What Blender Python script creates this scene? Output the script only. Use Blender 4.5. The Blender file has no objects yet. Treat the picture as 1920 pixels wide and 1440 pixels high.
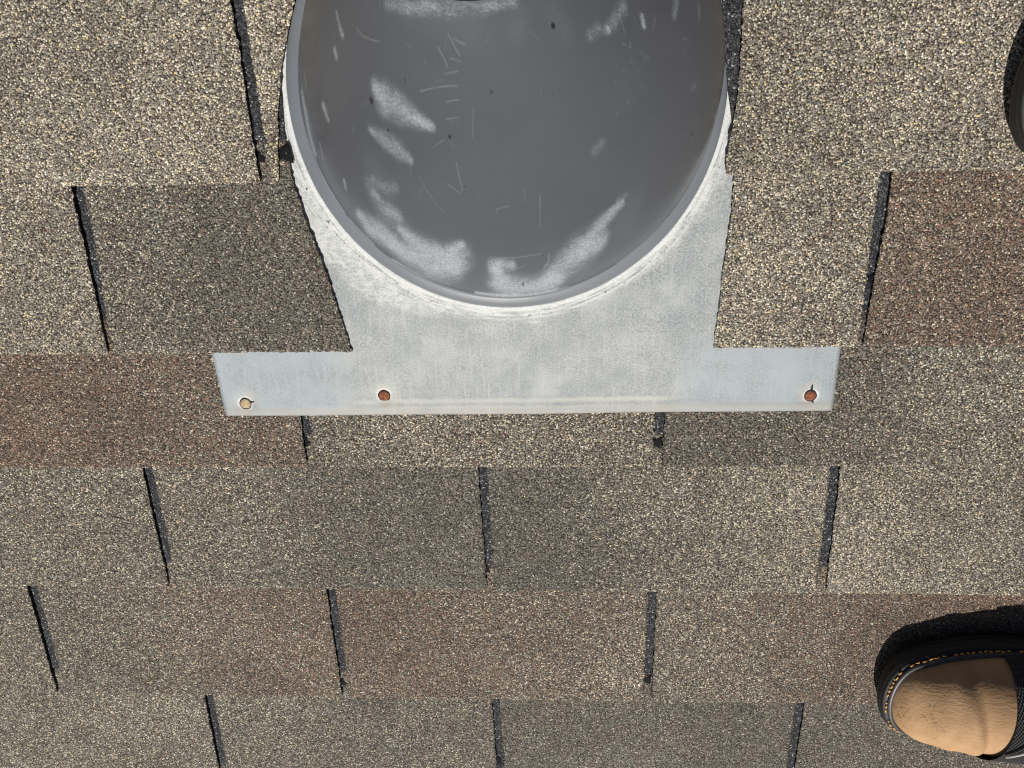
import bpy, bmesh, math, random
import numpy as np
from mathutils import Matrix, Vector, Euler

sc = bpy.context.scene
PITCH = math.radians(24.5)
ROOF_Z = 3.4                                    # height of the photographed spot above the lawn
cp, sp = math.cos(PITCH), math.sin(PITCH)

# ------------------------------------------------------------------ camera, sky, sun, exposure
def roof_to_world(p):
    u, v, h = p
    return Vector((u, v*cp - h*sp, v*sp + h*cp + ROOF_Z))
ROT = Matrix(((1, 0, 0), (0, cp, -sp), (0, sp, cp)))          # roof axes -> world axes
CAM_ROT = Matrix(((0.999293, 0.012214, 0.035552), (-0.025861, 0.909747, 0.414357), (-0.027283, -0.414984, 0.90942)))                                    # camera axes in roof coordinates
cam_data = bpy.data.cameras.new('camera'); cam = bpy.data.objects.new('camera', cam_data)
sc.collection.objects.link(cam); sc.camera = cam
cam_data.sensor_width = 36.0; cam_data.lens = 27.04; cam_data.clip_start = 0.02; cam_data.clip_end = 500
M = (ROT @ CAM_ROT).to_4x4(); M.translation = roof_to_world((0.02261, 0.2635, 0.57833))
cam.matrix_world = M

SUN_ROOF = Vector((-0.10, -0.66, 1.0))                        # direction to the sun, roof axes
SUN_W = (ROT @ SUN_ROOF).normalized()
elev = math.asin(SUN_W.z); azim = math.atan2(SUN_W.x, SUN_W.y)
sun = bpy.data.lights.new('sun', 'SUN'); sun.energy = 5.0; sun.angle = math.radians(0.53); sun.color = (1.0, 0.965, 0.91)
so = bpy.data.objects.new('sun', sun); sc.collection.objects.link(so)
so.rotation_euler = SUN_W.to_track_quat('Z', 'Y').to_euler(); so.location = (0, -6, 10)
world = bpy.data.worlds.new('World'); sc.world = world; world.use_nodes = True
wn = world.node_tree.nodes; wl = world.node_tree.links
bg = wn['Background']; sky = wn.new('ShaderNodeTexSky'); sky.sky_type = 'NISHITA'; sky.sun_disc = False
sky.sun_elevation = elev; sky.sun_rotation = azim; sky.air_density = 1.0; sky.dust_density = 1.2
wl.new(sky.outputs[0], bg.inputs[0]); bg.inputs[1].default_value = 0.05
sc.view_settings.view_transform = 'Standard'; sc.view_settings.look = 'None'
sc.view_settings.exposure = 0.0; sc.view_settings.gamma = 1.0; sc.view_settings.use_curve_mapping = False
sc.render.engine = 'CYCLES'
sc.cycles.pixel_filter_type = 'BLACKMAN_HARRIS'; sc.cycles.filter_width = 1.15
sc.cycles.max_bounces = 5; sc.cycles.diffuse_bounces = 3; sc.cycles.glossy_bounces = 3

# ------------------------------------------------------------------ helpers
rng = np.random.default_rng(7); random.seed(7)
def link(o, parent=None):
    sc.collection.objects.link(o)
    if parent: o.parent = parent
    return o
def mesh_obj(name, verts, faces, mats, parent=None, loc=(0, 0, 0), smooth=False, mat_idx=None):
    me = bpy.data.meshes.new(name)
    me.from_pydata([tuple(map(float, v)) for v in verts], [], [tuple(f) for f in faces])
    for m in (mats if isinstance(mats, (list, tuple)) else [mats]): me.materials.append(m)
    if mat_idx is not None: me.polygons.foreach_set('material_index', list(mat_idx))
    if smooth is True: me.polygons.foreach_set('use_smooth', [True]*len(me.polygons))
    elif smooth is not False: me.polygons.foreach_set('use_smooth', list(smooth))
    me.update()
    o = bpy.data.objects.new(name, me); o.location = loc
    return link(o, parent)
def empty(name, loc, rot=(0, 0, 0)):
    o = bpy.data.objects.new(name, None); o.empty_display_size = 0.05; o.location = loc; o.rotation_euler = rot
    return link(o)
def tag(o, label=None, cat=None, group=None, kind=None):
    if label: o['label'] = label
    if cat: o['category'] = cat
    if group: o['group'] = group
    if kind: o['kind'] = kind
    return o
def grid_faces(nr, nc, wrap=False, off=0):
    f = []
    for i in range(nr-1):
        for j in range(nc if wrap else nc-1):
            k = (j+1) % nc
            f.append((off+i*nc+j, off+i*nc+k, off+(i+1)*nc+k, off+(i+1)*nc+j))
    return f
def tube(path, rad, n=8, closed=False):
    path = [Vector(p) for p in path]; vs, fs = [], []
    m = len(path)
    for i, p in enumerate(path):
        a = path[max(i-1, 0)] if not closed else path[i-1]; b = path[min(i+1, m-1)] if not closed else path[(i+1) % m]
        t = (b-a).normalized(); x = t.cross(Vector((0, 0, 1)))
        if x.length < 1e-4: x = t.cross(Vector((0, 1, 0)))
        x.normalize(); y = t.cross(x)
        r = rad[i] if hasattr(rad, '__len__') else rad
        for k in range(n):
            q = p + (x*math.cos(2*math.pi*k/n) + y*math.sin(2*math.pi*k/n))*r
            vs.append(q)
    fs = grid_faces(m, n, wrap=True)
    if not closed: fs += [tuple(range(n))[::-1], tuple(range((m-1)*n, m*n))]
    return vs, fs

# ------------------------------------------------------------------ material building
class NT:
    def __init__(s, name):
        s.m = bpy.data.materials.new(name); s.m.use_nodes = True; s.t = s.m.node_tree; s.n = s.t.nodes
        s.b = s.n['Principled BSDF']
    def node(s, typ, **kw):
        n = s.n.new(typ)
        for k, v in kw.items(): setattr(n, k, v)
        return n
    def L(s, a, b): s.t.links.new(a, b)
    def put(s, inp, v):
        if isinstance(v, bpy.types.NodeSocket): s.L(v, inp)
        else: inp.default_value = v
    def math(s, op, a, b=0.0, c=0.0, clamp=False):
        n = s.node('ShaderNodeMath', operation=op, use_clamp=clamp)
        s.put(n.inputs[0], a); s.put(n.inputs[1], b); s.put(n.inputs[2], c); return n.outputs[0]
    def ss(s, x, lo, hi, a=0.0, b=1.0):
        n = s.node('ShaderNodeMapRange', interpolation_type='SMOOTHSTEP')
        for i, v in enumerate((x, lo, hi, a, b)): s.put(n.inputs[i], v)
        return n.outputs[0]
    def mix(s, f, a, b, mode='MIX'):
        n = s.node('ShaderNodeMix', data_type='RGBA', blend_type=mode)
        s.put(n.inputs[0], f); s.put(n.inputs[6], a); s.put(n.inputs[7], b); return n.outputs[2]
    def noise(s, vec, scale, detail=2.0, rough=0.5, dim='3D', dist=0.0):
        n = s.node('ShaderNodeTexNoise', noise_dimensions=dim)
        if vec is not None: s.L(vec, n.inputs['Vector'])
        n.inputs['Scale'].default_value = scale; n.inputs['Detail'].default_value = detail
        n.inputs['Roughness'].default_value = rough; n.inputs['Distortion'].default_value = dist
        return n.outputs[0]
    def ramp(s, f, stops, const=True):
        n = s.node('ShaderNodeValToRGB'); cr = n.color_ramp
        cr.interpolation = 'CONSTANT' if const else 'LINEAR'
        while len(cr.elements) > 1: cr.elements.remove(cr.elements[0])
        cr.elements[0].position = stops[0][0]; cr.elements[0].color = (*stops[0][1], 1)
        for p, c in stops[1:]:
            e = cr.elements.new(p); e.color = (*c, 1)
        s.L(f, n.inputs[0]); return n.outputs[0]
    def attr(s, name, typ='GEOMETRY'):
        n = s.node('ShaderNodeAttribute', attribute_type=typ, attribute_name=name); return n.outputs['Fac']
    def bump(s, h, dist, strength=1.0, normal=None):
        n = s.node('ShaderNodeBump'); n.inputs['Distance'].default_value = dist; n.inputs['Strength'].default_value = strength
        s.L(h, n.inputs['Height'])
        if normal is not None: s.L(normal, n.inputs['Normal'])
        s.L(n.outputs[0], s.b.inputs['Normal']); return n.outputs[0]
    def set(s, **kw):
        for k, v in kw.items(): s.put(s.b.inputs[k.replace('_', ' ')], v)
    def sep(s, c):
        n = s.node('ShaderNodeSeparateColor'); s.L(c, n.inputs[0]); return n.outputs
    def objco(s, rnd=0.0):
        tc = s.node('ShaderNodeTexCoord'); v = tc.outputs['Object']
        if rnd:
            oi = s.node('ShaderNodeObjectInfo'); k = s.math('MULTIPLY', oi.outputs['Random'], rnd)
            n = s.node('ShaderNodeVectorMath', operation='ADD'); s.L(v, n.inputs[0]); s.L(k, n.inputs[1]); v = n.outputs[0]
        return v
def simple(name, col, rough=0.6, metal=0.0, spec=0.5):
    m = NT(name); m.set(Base_Color=(*col, 1), Roughness=rough, Metallic=metal)
    m.b.inputs['Specular IOR Level'].default_value = spec; return m.m

GR = 780.0
def granules(m, vec, scale):
    v = m.node('ShaderNodeTexVoronoi', voronoi_dimensions='2D', feature='F1'); m.L(vec, v.inputs['Vector'])
    v.inputs['Scale'].default_value = scale; v.inputs['Randomness'].default_value = 1.0
    return v.outputs['Distance'], v.outputs['Color']
LIGHT = [(0, (.065, .055, .047)), (.09, (.140, .122, .102)), (.27, (.220, .194, .162)), (.50, (.31, .280, .230)), (.69, (.50, .450, .355)), (.79, (.27, .275, .27)), (.875, (.70, .63, .49)), (.955, (.78, .62, .32)), (.975, (.85, .81, .72))]
DARK = [(0, (.048, .044, .038)), (.18, (.108, .100, .084)), (.44, (.160, .150, .124)), (.70, (.225, .212, .176)), (.86, (.185, .198, .190)), (.92, (.38, .345, .275)), (.98, (.60, .56, .48))]
RED = [(0, (.052, .041, .034)), (.18, (.125, .092, .075)), (.44, (.190, .138, .110)), (.70, (.26, .195, .158)), (.885, (.32, .135, .100)), (.910, (.31, .255, .21)), (.945, (.48, .40, .32)), (.985, (.66, .58, .48))]
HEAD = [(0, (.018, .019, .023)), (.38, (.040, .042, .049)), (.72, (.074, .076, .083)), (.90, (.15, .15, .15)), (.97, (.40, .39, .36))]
def tone(stops, mean, keep, tint):
    return [(p, tuple((mu+(c-mu)*keep)*t for c, mu, t in zip(col, mean, tint))) for p, col in stops]
LIGHT = tone(LIGHT, (.32, .29, .235), .93, (.93, .905, .845))
DARK = tone(DARK, (.165, .155, .13), .95, (.94, .905, .85))
RED = tone(RED, (.185, .14, .112), .92, (.95, .888, .80))
def shingle_material(name, plain=False):
    m = NT(name); co = m.objco(9.0)
    raw = m.objco()
    # slight warp so that the granules are not one size
    d, c = granules(m, co, GR)
    d2, c2 = granules(m, co, GR*0.62)
    pick = m.ss(m.sep(c2)[1], 0.84, 0.85)                      # some places show a coarser granule
    near = m.ss(d2, 0.36, 0.30)
    pick = m.math('MULTIPLY', pick, near)
    col = m.sep(m.mix(pick, c, c2)); dist = m.math('ADD', m.math('MULTIPLY', d, m.math('SUBTRACT', 1.0, pick)), m.math('MULTIPLY', d2, pick))
    r, g, b = col[0], col[1], col[2]
    big = m.noise(co, 26, 3, 0.6, '2D'); big2 = m.noise(co, 9, 2, 0.5, '2D')
    if plain:
        red = 0.25; dark = m.math('ADD', big2, -0.05)
    else:
        tc = m.node('ShaderNodeTexCoord'); x = m.node('ShaderNodeSeparateXYZ'); m.L(tc.outputs['Generated'], x.inputs[0]); gx = x.outputs[0]
        def grad(nm):
            a, c_ = m.attr(nm+'_start', 'OBJECT'), m.attr(nm+'_end', 'OBJECT')
            t = m.ss(gx, 0.0, 1.0)
            w = m.math('ADD', m.math('MULTIPLY', a, m.math('SUBTRACT', 1.0, t)), m.math('MULTIPLY', c_, t))
            return m.math('ADD', w, m.math('MULTIPLY', m.math('SUBTRACT', big, 0.5), 0.5))
        red, dark = grad('red'), grad('dark')
    mr = m.math('LESS_THAN', g, red); md = m.math('LESS_THAN', b, dark)
    base = m.mix(mr, m.mix(md, m.ramp(r, LIGHT), m.ramp(r, DARK)), m.ramp(r, RED))
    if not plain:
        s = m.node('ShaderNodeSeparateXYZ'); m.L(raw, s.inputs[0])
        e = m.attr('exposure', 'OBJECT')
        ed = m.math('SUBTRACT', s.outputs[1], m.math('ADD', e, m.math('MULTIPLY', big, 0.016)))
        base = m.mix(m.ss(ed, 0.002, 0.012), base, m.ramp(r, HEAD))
    gap_shade = m.ss(dist, 0.44, 0.66)
    base = m.mix(m.math('MULTIPLY', gap_shade, 0.78), base, (.020, .019, .018, 1))  # asphalt between granules, with the shade they cast on each other painted in
    lost = m.ss(m.noise(co, 240, 1, 0.5, '2D'), 0.765, 0.785)                   # granules rubbed off here and there
    base = m.mix(m.math('MULTIPLY', lost, 0.7), base, (.022, .021, .020, 1))
    dirt = m.ss(m.noise(co, 5.5, 4, 0.62, '2D'), 0.30, 0.75, 0.86, 1.10)
    hsv = m.node('ShaderNodeHueSaturation'); m.L(base, hsv.inputs['Color']); m.L(dirt, hsv.inputs['Value'])
    m.set(Base_Color=hsv.outputs[0], Roughness=0.78); m.b.inputs['Specular IOR Level'].default_value = 0.25
    h = m.math('SUBTRACT', m.math('MULTIPLY', m.math('SUBTRACT', 1.0, m.math('MULTIPLY', dist, dist)), 1.0), m.math('MULTIPLY', r, 0.35))
    m.bump(h, 0.0010, 0.85)
    return m.m
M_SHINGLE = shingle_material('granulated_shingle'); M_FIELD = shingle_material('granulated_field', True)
def asphalt_material():
    m = NT('asphalt_edge'); co = m.objco(5.0)
    n = m.noise(co, 700, 2, 0.6); sp_ = m.ss(n, 0.56, 0.66)
    m.set(Base_Color=m.mix(sp_, (.012, .012, .013, 1), (.10, .095, .085, 1)), Roughness=0.7); m.bump(n, 0.0008, 0.8); return m.m
M_EDGE = asphalt_material()
M_TAR = NT('sealant_tar'); _n = M_TAR.noise(M_TAR.objco(3.0), 600, 2); M_TAR.set(Base_Color=M_TAR.mix(M_TAR.ss(_n, .66, .70), (.006, .006, .007, 1), (.10, .10, .10, 1)), Roughness=0.8); M_TAR.b.inputs['Specular IOR Level'].default_value = .15; M_TAR.bump(_n, .0006, .5); M_TAR = M_TAR.m

# ------------------------------------------------------------------ the setting: ground, house walls, roof deck
def grass_material():
    m = NT('lawn_grass'); co = m.objco()
    n = m.noise(co, 2.0, 6, 0.65); m.set(Base_Color=m.ramp(n, [(0, (.03, .045, .015)), (.5, (.05, .08, .025)), (1, (.09, .10, .04))], False), Roughness=0.9)
    m.bump(m.noise(co, 60, 3), .03, .6); return m.m
g = mesh_obj('ground', [(-120, -120, 0), (120, -120, 0), (120, 120, 0), (-120, 120, 0)], [(0, 1, 2, 3)], grass_material()); tag(g, kind='structure')
def box(x0, x1, y0, y1, z0, z1):
    v = [(x, y, z) for z in (z0, z1) for y in (y0, y1) for x in (x0, x1)]
    return v, [(0, 2, 3, 1), (4, 5, 7, 6), (0, 1, 5, 4), (1, 3, 7, 5), (3, 2, 6, 7), (2, 0, 4, 6)]
V, F = box(-3.4, 3.4, -2.1, 1.9, 0.0, ROOF_Z-1.25)
w = mesh_obj('house_wall', V, F, simple('stucco', (.5, .46, .38), .9)); tag(w, kind='structure')

DECK_H = -0.0135
U0, U1, V0, V1 = -3.7, 3.7, -2.6, 2.2
V, F = box(U0, U1, V0, V1, -0.16, DECK_H)
roof = mesh_obj('roof', V, F, simple('roof_deck', (.16, .12, .08), .9)); tag(roof, kind='structure')
roof.location = (0, 0, ROOF_Z); roof.rotation_euler = (PITCH, 0, 0)

# ------------------------------------------------------------------ shingles
T_TOP = 0.002; T_STEP = 0.0042; GAP = 0.0009; LEN = 0.305
# butt line of each course: v at u=-0.45 and at u=+0.45 (course 1 is the one cut round the vent's foot)
BUTT = {0: (.1685, .1648), 1: (.0328, .0293), 2: (-.0746, -.0817), 3: (-.2056, -.2188), 4: (-.3435, -.3575), 5: (-.4790, -.4945)}
for k in range(6, 24): BUTT[k] = (BUTT[k-1][0]-.136, BUTT[k-1][1]-.1365)
for k in range(-1, -20, -1): BUTT[k] = (BUTT[k+1][0]+.136, BUTT[k+1][1]+.136)
def butt(k, u): a, b = BUTT[k]; return a + (b-a)*(u+.45)/.9
def expo(k): return 0.5*(sum(BUTT[k-1])-sum(BUTT[k]))
def top_h(k, u, v): return T_TOP - T_STEP/expo(k)*(v-butt(k, u))
SW = 0.0085
def slot_w(u): return 0.0074 + 0.0016*min(abs(u)/.30, 1.2)
# slots seen in the photograph: (u of left edge at the top of the slot, at the butt)
SLOT = {0: [(-.4925, -.4910), (-.1847, -.1826), (.1230, .1230), (.4420, .4420)],
        1: [(-.3288, -.3318), (-.0240, -.0240), (.2725, .2760)],
        2: [(-.4890, -.4895), (-.1808, -.1814), (.1196, .1190), (.4360, .4360)],
        3: [(-.3301, -.3322), (-.0316, -.0288), (.2720, .2772)],
        4: [(-.4730, -.4785), (-.1826, -.1824), (.1225, .1235), (.5000, .5000)],
        5: [(-.3271, -.3309), (-.0298, -.0270), (.2775, .2785)]}
CLOSE = {(1, -.3288): .0045, (1, .2725): .0045, (3, -.3301): .0080}
for k in range(-18, 23):
    if k not in SLOT: SLOT[k] = [(x, x+.0008) for x in ((-.4890, -.1820, .1225, .4310) if k % 2 == 0 else (-.3300, -.0290, .2775))]
    L0 = SLOT[k][0][0]; L1 = SLOT[k][-1][0]
    SLOT[k] = [(L0-.3075*i, L0-.3075*i) for i in range(12, 0, -1)] + SLOT[k] + [(L1+.3075*i, L1+.3075*i) for i in range(1, 12)]
# outline of the opening cut in courses 0 and 1 round the vent (v -> u)
HOLE_L = {1: [(-0.1283, 0.029), (-0.1306, 0.0398), (-0.1372, 0.0717), (-0.1458, 0.1108), (-0.1535, 0.1399), (-0.1592, 0.1678), (-0.1608, 0.1946), (-0.1608, 0.2076), (-0.15, 0.4)], 0: [(-0.1696, 0.1659), (-0.1673, 0.1836), (-0.1648, 0.2023), (-0.1617, 0.2204), (-0.1551, 0.2484), (-0.141, 0.2881), (-0.13, 0.42)]}
HOLE_R = {1: [(0.1626, 0.0331), (0.1634, 0.0579), (0.1655, 0.1051), (0.1674, 0.1375), (0.1668, 0.1655), (0.1644, 0.191), (0.1607, 0.2109), (0.15, 0.2609), (0.14, 0.42)], 0: [(0.1599, 0.1666), (0.1594, 0.1801), (0.1613, 0.193), (0.1634, 0.211), (0.1642, 0.237), (0.1626, 0.28), (0.15, 0.42)]}
def hole(k, v):
    if k in HOLE_L:
        a = HOLE_L[k]; b = HOLE_R[k]
        return float(np.interp(v, [p[1] for p in a], [p[0] for p in a])), float(np.interp(v, [p[1] for p in b], [p[0] for p in b]))
    if k < 0:
        d = .172**2 - (v-.223)**2
        if d > 0: return -math.sqrt(d), math.sqrt(d)
    return None
# granule blends: (course, index of tab counted from the leftmost in view) -> red start, red end, dark start, dark end
BLEND = {(0, -1): (0, 0, .05, -.05), (0, 0): (0, 0, -.1, .0), (0, 1): (0, 0, .1, .1), (0, 2): (.06, .22, .30, .85), (0, 3): (.2, .3, .6, .7),
         (1, -1): (.0, .05, .15, .12), (1, 0): (.03, .12, .50, 1.35), (1, 1): (.0, .05, .08, .16), (1, 2): (.75, .95, .5, .5),
         (2, -1): (.85, .9, .6, .6), (2, 0): (.95, .55, .5, .8), (2, 1): (.12, .02, .45, .30), (2, 2): (.10, .06, 1.0, .50), (2, 3): (.1, .1, .4, .4),
         (3, -1): (.1, .1, .4, .5), (3, 0): (.10, .05, .55, 1.15), (3, 1): (.05, .0, 1.10, .10), (3, 2): (.0, .05, .12, .55),
         (4, -1): (.1, .15, .5, .5), (4, 0): (.10, .65, .55, .7), (4, 1): (.72, .34, .75, .5), (4, 2): (.20, 1.1, .55, .9), (4, 3): (.8, .5, .7, .7),
         (5, -1): (.1, .1, .45, .5), (5, 0): (.05, .10, .55, .75), (5, 1): (.1, .12, .95, 1.1), (5, 2): (.1, .1, .95, .9)}
def jit(n, amp):
    a = rng.normal(0, amp, n); w = rng.normal(0, 1, n+8)
    w = np.convolve(w, np.hanning(9)/np.hanning(9).sum(), 'valid')[:n]
    return a*.8 + w*amp*0.8
def tab_mesh(k, uL, uR, dense):
    """one shingle tab from its butt to the end of its headlap; uL, uR are functions of v"""
    uc = 0.5*(uL(butt(k, 0)+.01)+uR(butt(k, 0)+.01)); vb = butt(k, uc)
    ns = 92 if dense else 6; nu = 110 if dense else 5
    E = expo(k)
    S = np.concatenate([np.linspace(0, .165, 80), np.linspace(.17, LEN, 12)]) if dense else np.linspace(0, LEN, ns)
    th = T_STEP-GAP
    jl, jr, jb = jit(ns, .00045 if dense else 0), jit(ns, .00045 if dense else 0), jit(nu, .0004 if dense else 0)
    top = np.zeros((ns, nu, 3)); ph = rng.uniform(0, 6.28, 4)
    for i, s in enumerate(S):
        a, b = uL(vb+s)+jl[i], uR(vb+s)+jr[i]
        uu = np.linspace(a, b, nu); f = np.linspace(0, 1, nu)
        vv = butt(k, uu) + s + (jb if i == 0 else 0)
        hh = T_TOP - T_STEP/E*s + 0*uu
        if dense:
            fade = max(0.0, 1-s/(E*1.1))
            hh = hh + fade*(.0004*np.sin(uu*21+ph[0]) + .0003*np.sin(uu*47+ph[1])*np.cos(s*30+ph[2])) + rng.normal(0, .00010, nu)
            hh = hh - fade*0.0004*(np.exp(-(uu-a)/.004)+np.exp(-(b-uu)/.004))
        top[i, :, 0] = uu-uc; top[i, :, 1] = vv-vb; top[i, :, 2] = hh
    bot = top.copy(); bot[:, :, 2] = (T_TOP - T_STEP/E*S)[:, None] - th
    if dense:
        bot[:, 0, 0] += .0004; bot[:, -1, 0] -= .0004; bot[0, :, 1] += .0006
    vs = np.concatenate([top.reshape(-1, 3), bot[:, 0], bot[:, -1], bot[0, :]]); n0 = ns*nu
    fs = grid_faces(ns, nu); nt = len(fs)
    for i in range(ns-1):
        fs.append((n0+i, i*nu, (i+1)*nu, n0+i+1))
        fs.append((i*nu+nu-1, n0+ns+i, n0+ns+i+1, (i+1)*nu+nu-1))
    nb = n0+2*ns
    for j in range(nu-1): fs.append((nb+j, nb+j+1, j+1, j))
    # underside
    for i in range(ns-1): fs.append((n0+i, n0+i+1, n0+ns+i+1, n0+ns+i))
    return vs, fs, [0]*nt+[1]*(len(fs)-nt), (uc, vb, 0.0)
def const_lin(s, extra, k):
    (a, b) = s
    def f(v):
        q = (v-butt(k, a))/expo(k); q = min(max(q, 0), 1.0)
        return b+(a-b)*q + (extra(q) if callable(extra) else extra)
    return f
field_v, field_f = [], []
for k in range(-15, 19):
    sl = SLOT[k]
    base_i = next(i for i, s in enumerate(sl) if s[0] > -.50 and s[0] >= (-.40 if k % 2 else -.50))
    if k == 0: base_i += 1
    for i in range(len(sl)-1):
        sw_ = slot_w(sl[i][0]); wl_ = CLOSE.get((k, sl[i][0]), sw_)
        # the left side of the tab = right side of its slot (slots may pinch shut at the butt)
        ex = (lambda q, w=wl_, z=sw_: w+(z-w)*min(1.0, max(0.0, q*1.6-.15)))
        uL = const_lin(sl[i], ex, k); uR = const_lin(sl[i+1], 0.0, k)
        um = 0.5*(sl[i][0]+sl[i+1][0])
        vb = butt(k, um)
        inview = abs(um) < .68 and -.66 < vb < .36
        near = abs(um) < 1.35 and -1.35 < vb < 1.05
        if um < U0+.15 or um > U1-.15 or vb < V0+.02 or vb > V1-.31: continue
        if not near:
            vs, fs, _, loc = tab_mesh(k, uL, uR, False)
            o_ = len(field_v); vs = vs + np.array(loc)
            field_v += [tuple(q) for q in vs]; field_f += [tuple(x+o_ for x in q) for q in fs]
            continue
        pieces = [(uL, uR)]
        if k in HOLE_L or k in (-1,):
            hl = (lambda v: hole(k, v)[0] if hole(k, v) else 9); hr = (lambda v: hole(k, v)[1] if hole(k, v) else -9)
            a, b = uL(vb+.04), uR(vb+.04)
            hm = hole(k, vb+.02)
            if hm and a < hm[1] and b > hm[0]:
                pieces = []
                if a < hm[0]: pieces.append((uL, lambda v, f=uR, h=hl, g_=uL: max(g_(v)+.002, min(f(v), h(v)))))
                if b > hm[1]: pieces.append((lambda v, f=uL, h=hr, g_=uR: min(g_(v)-.002, max(f(v), h(v))), uR))
        for pu in pieces:
            vs, fs, mi, loc = tab_mesh(k, pu[0], pu[1], inview)
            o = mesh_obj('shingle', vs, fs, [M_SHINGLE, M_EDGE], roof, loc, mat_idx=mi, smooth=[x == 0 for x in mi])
            bl = BLEND.get((k, i-base_i))
            if bl is None:
                q = rng.uniform(0, 1, 2); r0 = .9*(q[0] > .78) + .05; r1 = .9*(q[0] > .70) + .05
                bl = (r0, r1, q[1]*1.1, rng.uniform(0, 1.1))
            o['red_start'], o['red_end'], o['dark_start'], o['dark_end'] = map(float, bl)
            o['exposure'] = float(expo(k)+.012)
fm = mesh_obj('shingle_field', field_v, field_f, M_FIELD, roof); tag(fm, kind='stuff')

# dabs of black sealant seen down in the slots
def dab(u, v, w, l, k, h=None):
    n = 14; vs = []; fs = []
    h = top_h(k, u, v) if h is None else h
    rr = [1+.22*math.sin(3*a+u*90)+.16*math.sin(5*a+v*70)+random.uniform(-.1, .1) for a in np.linspace(0, 2*math.pi, n, endpoint=False)]
    for z, s in ((-.0006, 1.0), (.0002, .97), (.0003, .6)):
        for j in range(n):
            a = 2*math.pi*j/n; e = 2.0/3.2
            vs.append((w*rr[j]*s*math.copysign(abs(math.cos(a))**e, math.cos(a)), l*rr[j]*s*math.copysign(abs(math.sin(a))**e, math.sin(a)), z))
    fs = grid_faces(3, n, True) + [tuple(range(2*n, 3*n))]
    mesh_obj('sealant_dab', vs, fs, M_TAR, roof, (u, v, h), smooth=True)
for (u, v, w, l, k) in [(-0.1823, 0.1848, 0.0042, 0.0042, 1), (-0.1629, 0.1867, 0.0062, 0.0058, 1), (-0.1808, -0.0544, 0.0036, 0.005, 3), (0.1231, -0.0582, 0.0046, 0.005, 3), (-0.0295, -0.1911, 0.0042, 0.0044, 4), (-0.182, -0.3325, 0.004, 0.0048, 5), (0.1272, -0.3283, 0.0042, 0.005, 5), (0.2828, 0.081, 0.005, 0.0075, 2), (-0.0276, -0.4451, 0.005, 0.005, 6), (-0.3352, -0.1792, 0.0035, 0.004, 4)]: dab(u, v, w, l, k)

# ------------------------------------------------------------------ roof vent
# ---- vent cone: a loft from the base ring (lying on the roof) to a level neck ring ----
BASE_C = np.array([0.0010, 0.2230]); BASE_R = 0.1560          # roof coordinates (u, v)
NECK_C = np.array([-0.0069, 0.3294, 0.1580]); NECK_R = 0.0565   # centre of the neck ring (u, v, h)
UPV = np.array([0.0, 0.41462, 0.91001]); SIDEV = np.array([0.0, 0.91001, -0.41462])   # plumb line / level line up the slope
def plate_h(v):
    return np.interp(v, [-0.04, 0.03, 0.10, 0.20, 0.42], [0.0017, -0.0012, -0.0044, -0.0068, -0.0112])
def cone_point(th, t):
    """th: angle round the vent, t: 0 at the crease above the rim .. 1 at the neck."""
    th = np.asarray(th, float); t = np.asarray(t, float)
    cu, su = np.cos(th), np.sin(th)
    r0 = BASE_R - 0.0090
    b = np.stack([BASE_C[0] + r0*cu, BASE_C[1] + r0*su, plate_h(BASE_C[1] + r0*su) + 0.0055], -1)
    n = NECK_C + NECK_R*(cu[..., None]*np.array([1.0, 0, 0]) + su[..., None]*SIDEV)
    k = t[..., None]
    p = b*(1-k) + n*k
    side = 0.5 + 0.5*cu                                   # the spun metal swells more on one side
    bul = np.sin(np.pi*np.minimum(t, 1.0)**0.75)*(0.003 + 0.0175*side**1.5)
    out = np.stack([cu, 0.9*su, 0.25 + 0*cu], -1)
    return p + bul[..., None]*out

VENT_O = np.array([BASE_C[0], BASE_C[1], 0.0])
vent = empty('roof_vent', roof_to_world(VENT_O), (PITCH, 0, 0))
tag(vent, 'grey painted metal vent cone on a pale galvanised plate nailed to the shingles', 'roof vent')

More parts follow.
